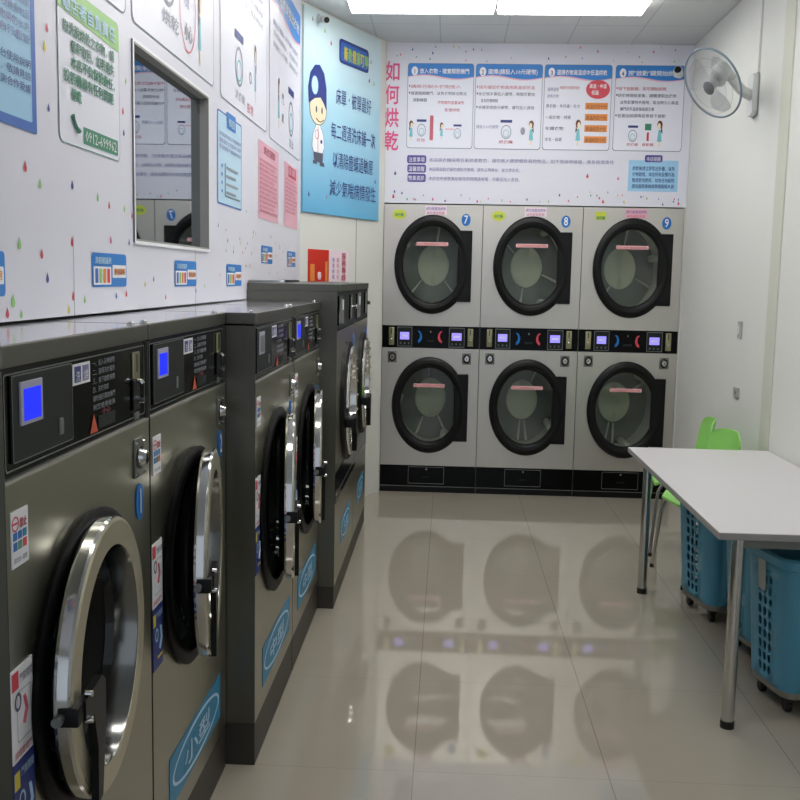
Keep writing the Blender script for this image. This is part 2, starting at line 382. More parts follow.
# ---- left board
board = thing('wall_sign', (-.945, 3.2, 1.49), 'long white printed board with coloured droplets along the left wall above the washers', 'sign')
mb = MB()
for y, z in (((-.6, WY0), (1.49, CEIL-.002)), ((WY0, WY1), (1.49, WZ0)), ((WY0, WY1), (WZ1, CEIL-.002)), ((WY1, 4.70), (1.49, CEIL-.002)), ((4.70, 6.352), (1.576, CEIL-.002))):
    mb.box(FL, y, z, (-.004, 0), M['board'])
for y in (2.5, 3.72): mb.box(FL, (y-.001, y+.001), (1.49, 1.69), (0, .0006), M['grey'])
mb.build('backing_sheet', board)
mb = MB()
for u, v, s, m in ((2.03, 1.84, .014, 'deepblue'), (2.22, 1.83, .015, 'red'), (2.30, 1.80, .014, 'lime'), (2.50, 1.815, .013, 'violet'), (2.68, 1.80, .015, 'lime'), (2.77, 1.785, .013, 'red'), (2.90, 1.785, .013, 'lime'), (2.97, 1.77, .011, 'red'),
                   (1.98, 1.655, .013, 'lime'), (2.18, 1.66, .016, 'lime'), (2.30, 1.64, .014, 'red'), (2.49, 1.675, .015, 'red'), (2.33, 1.585, .015, 'violet'), (2.78, 1.69, .013, 'pink'), (2.94, 1.69, .012, 'violet'),
                   (2.14, 1.535, .018, 'lime'), (2.11, 1.51, .014, 'red'), (2.49, 1.54, .015, 'red'), (2.46, 1.508, .014, 'yellow'), (2.57, 1.53, .013, 'lime'), (2.82, 1.535, .011, 'deepblue'), (2.91, 1.54, .012, 'red'), (2.18, 1.505, .012, 'lime'),
                   (2.36, 2.16, .013, 'red'), (2.345, 2.115, .014, 'yellow'), (2.36, 1.98, .012, 'violet'), (2.90, 2.06, .013, 'red'), (2.905, 2.0, .012, 'violet'), (2.93, 2.15, .011, 'lime'), (1.9, 1.75, .014, 'pink'), (1.8, 1.68, .014, 'lime')):
    droplet(mb, FL, u, v, s, m)
for k in range(60):
    u = random.uniform(4.0, 6.3); v = random.uniform(1.6, 1.9)
    if any(a-.06 < u < b+.06 and c-.03 < v < d+.03 for a, b, c, d in ((4.23, 4.56, 1.54, 1.65), (5.02, 5.36, 1.655, 1.76), (5.84, 6.17, 1.65, 1.75), (4.07, 4.56, 1.87, 2.3), (4.93, 5.56, 1.87, 2.3), (5.7, 6.24, 1.87, 2.3))): continue
    droplet(mb, FL, u, v, random.uniform(.008, .012), random.choice(DROPS))
for k in range(9): droplet(mb, FL, random.uniform(3.0, 3.9), random.uniform(1.52, 1.62), .011, random.choice(DROPS))
mb.build('droplet_pattern', board)

def notice(parent, name, F, u, v, ru, rv, fillm, linem, t, label, tu=None):
    mb = MB(); pts = rrect(u[0], u[1], v[0], v[1], ru, rv)
    mb.poly(F, pts, .0018, M[fillm])
    if linem: outline(mb, F, pts, t, .0022, M[linem], tu)
    o = mb.build(name, parent)
    if label: o['label'] = label
    return o
# blue framed notice at the near end
p = notice(board, 'notice_panel', FL, (1.50, 2.287), (1.908, 2.62), .006, None, 'sky', 'deepblue', .022, 'pale blue notice in a thick blue frame', .024)
mb = MB()
mb.poly(FL, [(1.52, 2.235), (2.265, 2.235), (2.265, 2.6), (1.52, 2.6)], .0024, M['deepblue'])
mb.text(FL, '自助洗衣使用須知', 1.62, 2.245, .05, M['skylt'], fit=.62, bold=.02)
for k, t in enumerate(('一、請勿超量洗滌衣物以免機器損壞，如有損壞須照價賠償', '二、洗衣前請先檢查口袋內有無硬幣、打火機及貴重物品', '三、易褪色衣物請分開洗滌，絲質毛料衣物請勿水洗', '四、本店不負保管責任，衣物請自行看管', '', '五、本店二十四小時營業，請遵守投幣機台使用說明', '六、投幣前請詳閱說明，投幣後恕不退還，敬請見諒', '七、請保持店內清潔，機器故障請來電謝謝合作愛護')):
    if t: mb.text(FL, t, 1.545, 2.178-k*.0265, .019, M['lilac'] if k < 4 else M['navy'], fit=.71)
mb.build('lettering', p)
# green notice with the telephone number
p = notice(board, 'notice_panel', FL, (2.42, 2.866), (1.912, 2.29), .022, None, 'panel', 'gtext', .002, 'white notice with a green heading and a telephone number')
mb = MB(); pts = [q for q in rrect(2.421, 2.865, 2.15, 2.289, .03) if q[1] > 2.2]
mb.poly(FL, pts+[(2.421, 2.228), (2.865, 2.212)], .003, M['lime'])
mb.text(FL, '離店者自負責任', 2.45, 2.233, .038, M['skylt'], fit=.38, bold=.03)
mb.build('heading_band', p)
mb = MB()
for k, (t, u, wd) in enumerate((('取洗脫烘乾之衣物，請', 2.45, .37), ('儘早取回，如若遺失', 2.50, .32), ('本店不負保管責任，', 2.50, .32), ('投若機器有任何問題', 2.45, .36), ('請電', 2.50, .065))):
    mb.text(FL, t, u, 2.178-k*.0385, .03, M['gtext'] if k < 2 else M['green'], fit=wd, bold=.025)
mb.build('lettering', p)
mb = MB(); mb.poly(FL, [(2.578, 1.926), (2.846, 1.926), (2.846, 1.968), (2.578, 1.968)], .003, M['green'])
mb.text(FL, '0912-699962', 2.712, 1.934, .036, M['white'], fit=.24, align='c', bold=.015)
mb.tube([FL.P(2.50, 1.985, .004), FL.P(2.508, 1.972, .006), FL.P(2.525, 1.958, .006), FL.P(2.545, 1.952, .004)], [.007, .004, .004, .007], M['gtext'], 6)
mb.build('telephone_number', p)
# four big outlined instruction panels
for k, (a, b) in enumerate(((1.93, 2.934), (2.99, 4.015), (4.13, 5.163), (5.245, 6.292))):
    p = notice(board, 'instruction_panel', FL, (a, b), (2.330 if k < 2 else 2.318 if k == 2 else 2.306, 3.17), .03, None, 'panel', 'line', .0035, None)
    wave_header(FL, a+.004, b-.004, 3.168, .19, 1., '1234'[k], ('放入衣物並倒入洗劑', '關門並選擇洗程', '投入硬幣按下啟動', '洗程結束取出衣物')[k], p)
    mb = MB()
    FI = FL.at(0, -.055)
    if k == 1:
        bowl_icon(mb, FL, 3.37, 2.57, .2, .9); mb.ring(FL, (3.62, 2.53), .11, .155, .006, .004, M['red'], 36)
        mb.text(FL, '小心', 3.575, 2.42, .06, M['grey'], fit=.1, bold=.02); mb.text(FL, '勿擠壓', 3.57, 2.53, .05, M['lilac'], fit=.07)
        mb.text(FL, '烘乾', 3.30, 2.41, .05, M['grey'], fit=.2); figure(mb, FL, 3.79, 2.50, .26, .55)
    if k == 2:
        bowl_icon(mb, FI, 4.49, 2.56, .17, .95); mb.text(FI, '洗衣機', 4.41, 2.42, .04, M['grey'], fit=.2)
        mb.ring(FI, (4.74, 2.56), .028, .028, .01, .004, M['grey'], 14); figure(mb, FI, 4.86, 2.60, .26, .55, -1)
        mb.text(FI, '投幣', 4.66, 2.40, .045, M['redtext'], fit=.15)
    if k == 3:
        figure(mb, FI, 5.52, 2.58, .26, .6); mb.text(FI, '門', 5.62, 2.60, .06, M['ink'], fit=.06); mb.text(FI, '開', 5.62, 2.50, .05, M['ink'], fit=.06)
        bowl_icon(mb, FI, 5.94, 2.56, .2, .9); mb.text(FI, '取出', 5.88, 2.40, .05, M['grey'], fit=.15)
    for j in range(3):
        mb.text(FL, ('請將衣物放入洗衣機內並關門', '洗衣劑自動投入，免自備洗劑', '洗程約三十分鐘，請準時取衣')[j], a+.1, 2.90-.055*j, .03, M['grey'] if j else M['lilac'], fit=(b-a)*.8)
    mb.build('illustration', p)
# clipboard notice
p = notice(board, 'notice_panel', FL, (4.078, 4.546), (1.888, 2.262), .01, None, 'skylt', 'deepblue', .006, 'pale blue clipboard notice')
mb = MB(); mb.poly(FL, rrect(4.242, 4.42, 2.208, 2.276, .008), .003, M['blue']); mb.text(FL, '價目', 4.27, 2.222, .035, M['skylt'], fit=.12, bold=.02)
mb.build('clip_heading', p)
mb = MB()
for k, t in enumerate(('洗衣前請先確認衣物標籤說明', '選擇適合之洗程與水溫等', '投幣後請按下啟動鍵並等候')): mb.text(FL, t, 4.10, 2.165-.026*k, .017, M['lilac'], fit=.42)
for k in range(4):
    mb.disc(FL, (4.15, 2.045-.034*k), .012, .008, .004, M['deepblue'], 10)
    mb.box(FL, (4.24, 4.24+.22-.04*(k % 2)), (2.04-.034*k, 2.05-.034*k), (.002, .004), M['grey'])
mb.box(FL, (4.21, 4.215), (1.93, 2.06), (.002, .004), M['line']); mb.box(FL, (4.21, 4.5), (1.925, 1.93), (.002, .004), M['line'])
mb.build('lettering', p)
# two pink notices
for u, v, hd, n in (((4.947, 5.533), (1.882, 2.262), '洗衣須知', 12), ((5.722, 6.226), (1.882, 2.245), '注意', 9)):
    p = notice(board, 'notice_panel', FL, u, v, .004, None, 'rose', None, 0, 'wider pink notice' if n == 12 else 'narrower pink notice with a red heading block')
    mb = MB(); w_ = u[1]-u[0]
    if n == 9: mb.poly(FL, [(u[0]+.14, v[1]-.075), (u[1]-.08, v[1]-.075), (u[1]-.08, v[1]-.012), (u[0]+.14, v[1]-.012)], .003, M['red'])
    mb.text(FL, hd, (u[0]+u[1])/2, v[1]-.055, .04, M['redtext'] if n == 12 else M['rose'], fit=w_*.55, align='c', bold=.02)
    for k in range(n): mb.text(FL, ('請勿將鞋類及寵物用品放入', '請勿將沾有油污之衣物放入', '硬物金屬請取出避免損壞')[k % 3], u[0]+.03, v[1]-.10-k*.0225, .015, M['redtext'], fit=w_*random.uniform(.7, .9), bold=.01)
    mb.build('lettering', p)
# five small blue washing-programme stickers
for k, (u, v) in enumerate((((1.80, 2.102), (1.545, 1.640)), ((2.625, 2.91), (1.560, 1.652)), ((3.429, 3.729), (1.556, 1.646)), ((4.238, 4.547), (1.551, 1.645)), ((5.033, 5.35), (1.661, 1.751)), ((5.846, 6.156), (1.655, 1.745)))):
    p = notice(board, 'programme_sticker', FL, u, v, .012, None, 'blue', None, 0, None)
    mb = MB(); w_ = u[1]-u[0]; h_ = v[1]-v[0]
    mb.text(FL, '洗程建議表', u[0]+.02*w_/.3, v[1]-.3*h_, .2*h_, M['skylt'], fit=w_*.45, bold=.02)
    mb.poly(FL, rrect(u[0]+.03*w_, u[0]+.52*w_, v[0]+.07*h_, v[0]+.6*h_, .004), .003, M['white'])
    for j, c in enumerate(('deepblue', 'lime', 'orange', 'red')): mb.poly(FL, [(u[0]+w_*(.07+.11*j), v[0]+.12*h_), (u[0]+w_*(.15+.11*j), v[0]+.12*h_), (u[0]+w_*(.15+.11*j), v[0]+.54*h_), (u[0]+w_*(.07+.11*j), v[0]+.54*h_)], .0036, M[c])
    mb.poly(FL, rrect(u[0]+.56*w_, u[0]+.97*w_, v[0]+.27*h_, v[0]+.66*h_, .004), .003, M['white'])
    mb.text(FL, '使用說明', u[0]+.6*w_, v[0]+.38*h_, .2*h_, M['orange'], fit=.33*w_, bold=.02)
    mb.build('lettering', p)

# ---- back board
bb = thing('wall_sign', (.6, 7.42, 2.15), 'white printed board of four numbered drying instructions above the dryers on the back wall', 'sign')
MB().box(FB, (-.483, 1.697), (2.146, CEIL-.002), (-.004, 0), M['board']).build('backing_sheet', bb)
mb = MB()
for k in range(85):
    u = random.uniform(-.45, 1.66); v = random.choice((random.uniform(3.15, 3.26), random.uniform(2.165, 2.36), random.uniform(2.165, 2.25)))
    if v > 2.24 and v < 2.52 and (u < 1.0 or u > 1.25): continue
    droplet(mb, FB, u, v, random.uniform(.008, .014), random.choice(DROPS), .75)
for u, v, s, m in ((-.42, 2.195, .02, 'red'), (-.41, 2.36, .018, 'violet'), (.98, 2.36, .02, 'red'), (1.1, 2.18, .018, 'red'), (1.64, 2.175, .016, 'red'), (1.25, 2.18, .016, 'yellow')): droplet(mb, FB, u, v, s, m, .75)
mb.build('droplet_pattern', bb)
mb = MB()
for k, ch in enumerate('如何烘乾'): mb.text(FB, ch, -.442, 3.022-.163*k, .135, M['pink'], .003, fit=.098, align='c', bold=.022)
o = mb.build('heading_lettering', bb); o['label'] = 'large pink vertical heading'
TT = ('放入衣物・確實關閉機門', '選擇(請投入10元硬幣)', '選擇衣物高溫或中低溫烘乾', '按"啟動"鍵開始烘衣')
for k, (a, b) in enumerate(((-.332, .144), (.156, .634), (.647, 1.127), (1.150, 1.640))):
    p = notice(bb, 'instruction_panel', FB, (a, b), (2.538, 3.135), .018, .024, 'panel', 'line', .004, None, .003)
    wave_header(FB, a+.003, b-.003, 3.133, .105, .75, '1234'[k], TT[k], p)
    mb = MB()
    L = ((('請將已脫水衣物放入', 'redtext', .36), ('確實關閉機門，以免衣物掉出無法', 'ink', .40), ('啟動機器', 'ink', .10)),
         (('請先確認衣物適用高溫或低溫', 'redtext', .40), ('依衣物多寡投入硬幣，時間可累加', 'ink', .40), ('直到所需時間', 'ink', .12), ('本機限用拾元硬幣，請勿投入其他', 'ink', .40)),
         (('選擇溫度', 'lilac', .08), ('烘乾衣物', 'lilac', .08)),
         (('按下啟動鍵，即可開始烘乾', 'redtext', .34), ('烘衣時間結束後，請儘速取出衣物', 'ink', .41), ('以免影響他人使用，取出時小心高溫', 'ink', .41), ('機門把手溫度偏高請注意', 'ink', .24), ('若要加烘請再投幣按下啟動', 'ink', .34)))[k]
    for j, (t, c, wd) in enumerate(L):
        ind = .025 if j == 0 or t[0] in '確依本烘若' else .042
        vv = 2.962-.047*j-(.01 if k == 2 else 0)
        mb.text(FB, t, a+ind, vv, .025, M[c], fit=wd)
        if ind < .03 and k != 2: mb.disc(FB, (a+.015, vv+.013), .005, .008, .004, M[c], 8)
    if k == 0:
        mb.text(FB, '衣物請勿過量以免', .19-.332+.03, 2.852, .024, M['redtext'], fit=.19); mb.text(FB, '影響烘乾', -.06, 2.80, .024, M['redtext'], fit=.11)
        figure(mb, FB, -.30, 2.66, .14, .7); bowl_icon(mb, FB, -.225, 2.665, .09, .7)
        mb.poly(FB, rrect(-.165, -.140, 2.595, 2.77, .006, .008), .004, M['redtext'])
        figure(mb, FB, -.08, 2.66, .12, .7); bowl_icon(mb, FB, .035, 2.645, .075, .7); mb.box(FB, (-.055, .01), (2.672, 2.68), (.002, .004), M['rose'])
        mb.text(FB, '衣物', -.26, 2.585, .025, M['redtext'], fit=.06)
    if k == 1:
        mb.text(FB, '請投入10元硬幣', .17, 2.685, .025, M['lilac'], fit=.16); bowl_icon(mb, FB, .385, 2.66, .10, .75)
        mb.text(FB, '烘衣機', .335, 2.58, .025, M['redtext'], fit=.1); mb.disc(FB, (.505, 2.668), .017, .028, .004, M['grey'], 12); figure(mb, FB, .565, 2.655, .17, .7, -1)
    if k == 2:
        mb.disc(FB, (1.03, 2.965), .085, .066, .0045, M['red']); mb.text(FB, '高溫・中溫', 1.03, 2.975, .03, M['white'], .005, fit=.12, align='c', bold=.02); mb.text(FB, '低溫', 1.01, 2.93, .03, M['white'], .005, fit=.05, align='c', bold=.02)
        mb.text(FB, '時間可依需要增加', .76, 2.965, .022, M['redtext'], fit=.14)
        for j, (t, wd) in enumerate((('厚衣物・牛仔褲・毛巾', .24), ('一般衣物・棉質', .18), ('化纖衣物', .13), ('羊毛・絲質', .12))):
            mb.text(FB, t, .665, 2.835-.078*j, .026, M['ink'], fit=wd, bold=.012)
            mb.poly(FB, [(.945, 2.825-.078*j), (1.105, 2.825-.078*j), (1.105, 2.872-.078*j), (.945, 2.872-.078*j)], .004, M['orange'])
            mb.text(FB, '高溫約四十分', .955, 2.833-.078*j, .03, M['brown'], .005, fit=.14)
        figure(mb, FB, .90, 2.66, .18, .7)
    if k == 3:
        mb.poly(FB, [(1.375, 2.685), (1.42, 2.685), (1.42, 2.73), (1.375, 2.73)], .004, M['green']); mb.poly(FB, [(1.39, 2.61), (1.405, 2.61), (1.405, 2.67), (1.39, 2.67)], .004, M['red'])
        bowl_icon(mb, FB, 1.29, 2.645, .085, .75); mb.text(FB, '烘衣機', 1.25, 2.575, .022, M['redtext'], fit=.08); mb.text(FB, '啟動鍵', 1.36, 2.575, .022, M['redtext'], fit=.08); figure(mb, FB, 1.48, 2.66, .18, .7, -1)
    mb.build('lettering', p)
for j, (t, s, wd) in enumerate((('注意事項', '本店烘衣機採用瓦斯熱風乾衣，請勿放入塑膠類及易燃物品，如不慎損壞機器，應負賠償責任', 1.33), ('溫馨提醒', '本店採自助式操作請依序使用，請勿占用機台，並注意安全。', .66), ('營業資訊', '本店全天候營業如有任何問題請來電，亦歡迎加入會員。', .66))):
    v0 = 2.442-.066*j
    p = notice(bb, 'caption_tag', FB, (-.325+.003*j, -.186), (v0-.012, v0+.046), .012, .016, 'violet', None, 0, None)
    mb = MB(); mb.text(FB, t, -.255, v0+.001, .034, M['white'], fit=.115, align='c', bold=.015); mb.text(FB, s, -.165, v0+.003, .027, M['lilac'], fit=wd); mb.build('lettering', p)
p = notice(bb, 'notice_panel', FB, (1.272, 1.626), (2.255, 2.475), .006, None, 'sky', None, 0, 'small pale blue notice at the lower right')
mb = MB(); mb.poly(FB, rrect(1.385, 1.51, 2.462, 2.512, .012, .014), .003, M['violet']); mb.text(FB, '本店提醒', 1.447, 2.472, .03, M['white'], fit=.1, align='c', bold=.015)
for k, t in enumerate(('烘乾後請立即取出折疊，以免', '衣物皺摺，本店所有設備均為', '敬請愛惜使用，如有任何疑問', '請洽服務專線或現場服務人員')): mb.text(FB, t, 1.30, 2.405-.042*k, .03, M['navy'], fit=.30, bold=.012)
mb.build('lettering', p)

# ---- blue hygiene notice on the angled wall
bp = thing('wall_sign', FA.P(-.63, 2.0, 0), 'pale blue hygiene notice with a cartoon doctor on the angled corner wall', 'sign')
mb = MB(); mb.box(FA, (-1.15, -.115), (2.005, 3.262), (.001, .014), M['bluepost'], .002); mb.build('backing_sheet', bp)
FP = FA.at(0, 0, .014)
mb = MB()
mb.poly(FP, rrect(-.715, -.305, 3.0, 3.155, .03), .002, M['deepblue']); outline(mb, FP, rrect(-.715, -.305, 3.0, 3.155, .03), .018, .0022, M['navy'])
for k, ch in enumerate('衛教健康叮嚀'): mb.text(FP, ch, -.655+.058*k, 3.035, .085, M['yellow'] if k % 2 == 0 else M['lime'], .004, fit=.05, bold=.035)
mb.build('heading_band', bp)
mb = MB()
for t, a, b, v in (('床單・被單最好', -.75, -.26, 2.735), ('每二週清洗床鋪一次', -.81, -.19, 2.51), ('以清除塵蟎過敏原', -.78, -.22, 2.325), ('減少氣喘病情發生', -.82, -.17, 2.14)):
    mb.text(FP, t, a, v, .105, M['navy'], .003, fit=b-a, bold=.012)
mb.build('lettering', bp)
mb = MB()   # doctor: dark hair, head mirror, white coat
mb.disc(FP, (-.975, 2.66), .105, .10, .002, M['skin'], 28); mb.ring(FP, (-.975, 2.66), .107, .102, .005, .0022, M['ink'], 28)
pts = [(-1.09, 2.68), (-1.10, 2.78), (-1.075, 2.87), (-1.02, 2.925), (-.96, 2.935), (-.905, 2.89), (-.875, 2.80), (-.872, 2.66), (-.905, 2.70), (-.95, 2.735), (-1.02, 2.72)]
mb.poly(FP, pts, .0026, M['navy']); mb.disc(FP, (-1.02, 2.80), .045, .062, .0032, M['skylt'], 24); mb.ring(FP, (-1.02, 2.80), .045, .062, .006, .0034, M['deepblue'], 24)
for u in (-1.0, -.93): mb.disc(FP, (u, 2.655), .009, .022, .0032, M['ink'], 12)
mb.tube([FP.P(-1.0+.09*i/8, 2.60-.018*math.sin(PI*i/8), .003) for i in range(9)], .003, M['brown'], 5)
mb.poly(FP, [(-1.05, 2.42), (-1.04, 2.50), (-1.0, 2.565), (-.95, 2.565), (-.905, 2.50), (-.895, 2.42), (-.915, 2.385), (-1.03, 2.385)], .0022, M['white'])
outline(mb, FP, [(-1.05, 2.42), (-1.04, 2.50), (-1.0, 2.565), (-.95, 2.565), (-.905, 2.50), (-.895, 2.42), (-.915, 2.385), (-1.03, 2.385)], .004, .0026, M['ink'])
mb.box(FP, (-.978, -.974), (2.39, 2.55), (.002, .003), M['redtext']); mb.disc(FP, (-.935, 2.46), .013, .013, .003, M['navy'], 12); mb.ring(FP, (-.99, 2.50), .025, .03, .004, .003, M['redtext'], 14)
mb.poly(FP, [(-1.02, 2.33), (-.915, 2.325), (-.91, 2.385), (-1.03, 2.385)], .0024, M['ink']); mb.poly(FP, [(-1.035, 2.315), (-.985, 2.315), (-.985, 2.335), (-1.035, 2.335)], .0026, M['ink']); mb.poly(FP, [(-.95, 2.308), (-.89, 2.305), (-.9, 2.33), (-.95, 2.335)], .0026, M['ink'])
mb.build('doctor_drawing', bp)
mb = MB()
for u, v, m in ((-.90, 3.16, 'lime'), (-.82, 3.10, 'red'), (-.27, 3.09, 'grey'), (-.29, 2.96, 'red'), (-.22, 2.95, 'lime'), (-1.08, 2.12, 'violet'), (-.86, 2.12, 'grey'), (-1.05, 3.2, 'grey'), (-.18, 2.28, 'violet')): droplet(mb, FP, u, v, .02, m, .8)
mb.build('droplet_pattern', bp)
# red poster and white poster below it
rp = thing('poster', FA.P(-.93, 1.3, 0), 'red poster with an orange side strip on the corner wall, half behind the large washer', 'poster')
mb = MB(); mb.box(FA, (-1.062, -.80), (1.568, 1.775), (.001, .004), M['redposter']); mb.build('sheet', rp)
mb = MB(); mb.poly(FA, [(-1.04, 1.569), (-.985, 1.569), (-.985, 1.68), (-1.04, 1.68)], .006, M['orange']); mb.poly(FA, [(-.85, 1.569), (-.82, 1.569), (-.82, 1.70), (-.85, 1.70)], .006, M['orange'])
for k, c in enumerate('春'): mb.text(FA, c, -.925, 1.585, .05, M['pinkish'], .006, fit=.05, align='c', bold=.03)
mb.build('lettering', rp)
wp = thing('poster', FA.P(-.65, 1.3, 0), 'white poster with thin pink writing on the corner wall, right of the red poster', 'poster')
mb = MB(); mb.box(FA, (-.785, -.525), (1.568, 1.775), (.001, .003), M['pinkish']); mb.build('sheet', wp)
mb = MB()
for k, c in enumerate('服務專線'): mb.text(FA, c, -.60, 1.722-.048*k, .044, M['redtext'], .005, fit=.06, align='c', bold=.02)
for u, t in ((-.74, '營業時間'), (-.68, '自助洗衣')):
    for k, c in enumerate(t): mb.text(FA, c, u, 1.70-.038*k, .03, M['lilac'] if u < -.7 else M['redtext'], .005, fit=.03, align='c')
mb.build('lettering', wp)

# ================================================================ CEILING LIGHTS
lid = 0
for yc, lab in ((6.28, 'row nearest the back wall'), (4.7, 'second row from the back wall'), (2.9, 'third row from the back wall')):
    for xc, side in ((-.205, 'left'), (.70, 'right')):
        t = thing('ceiling_light', (xc, yc, CEIL), side+' fluorescent ceiling light of the '+lab, 'ceiling light', 'fluorescent ceiling lights')
        MB().box(WORLD, (xc-.446, xc+.446), (yc-.17, yc+.17), (CEIL-.035, CEIL-.001), M['hous'], .004).build('housing', t)
        MB().box(WORLD, (xc-.438, xc+.438), (yc-.155, yc+.155), (CEIL-.055, CEIL-.035), M['lamp'], .008).build('diffuser', t)

# ================================================================ WASHING MACHINES (left)
def sticker(F, u, v, m, name, parent, label=None, rows=()):
    mb = MB(); mb.box(F, u, v, (.0005, .0022), M[m])
    for r in rows: r(mb)
    o = mb.build(name, parent)
    if label: o['label'] = label
    return o

def number_disc(F, c, ru, rv, s, parent):
    mb = MB(); mb.lathe(F, c, [(.001, .003), (1, .003), (1, .0005)], M['numblue'], 36, ru, sv=rv)
    mb.text(F, s, c[0], c[1]-rv*.60, rv*1.75, M['white'], .0042, sx=ru/rv, align='c', bold=.02)
    o = mb.build('number_sticker', parent); o['label'] = 'blue oval sticker with the number '+s
    return o

def oval_sticker(F, u, v, s, parent):
    mb = MB(); c = ((u[0]+u[1])/2, (v[0]+v[1])/2); a, b = (u[1]-u[0])/2, (v[1]-v[0])/2
    mb.box(F, u, v, (.0005, .0018), M['ovalblue']); mb.ring(F, c, a*.92, b*.88, b*.14, .0025, M['skylt'], 40, a*.05)
    mb.text(F, s, c[0], c[1]-b*.38, b*.85, M['skylt'], .0028, fit=a*1.0, align='c', bold=.025)
    o = mb.build('size_sticker', parent); o['label'] = 'blue sticker with an oval and the size'
    return o

def lock_plate(F, c, s, parent, su=1., sv=1.35):
    mb = MB(); mb.box(F, (c[0]-s*su, c[0]+s*su), (c[1]-s*sv, c[1]+s*sv), (.0, .005), M['lockplate'], .002); mb.lathe(F, c, [(s*.82, .005), (s*.8, .0065), (.001, .0065)], M['black'], 20, su)
    mb.lathe(F, c, [(.001, .022), (s*.42, .022), (s*.5, .018), (s*.62, .008), (s*.62, .005)], M['chrome'], 20, su)
    mb.box(F, (c[0]-.07*s*su, c[0]+.07*s*su), (c[1]-s*.22, c[1]+s*.22), (.02, .0228), M['black'])
    for a in (-.8, .8):
        for b in (-1.1, 1.1): mb.lathe(F, (c[0]+a*s*su, c[1]+b*s*sv/1.35), [(.0001, .009), (s*.1, .009), (s*.13, .005)], M['chrome'], 8, su)
    o = mb.build('coin_box_lock', parent, True); o['label'] = 'lock plate with a chrome knob'
    return o

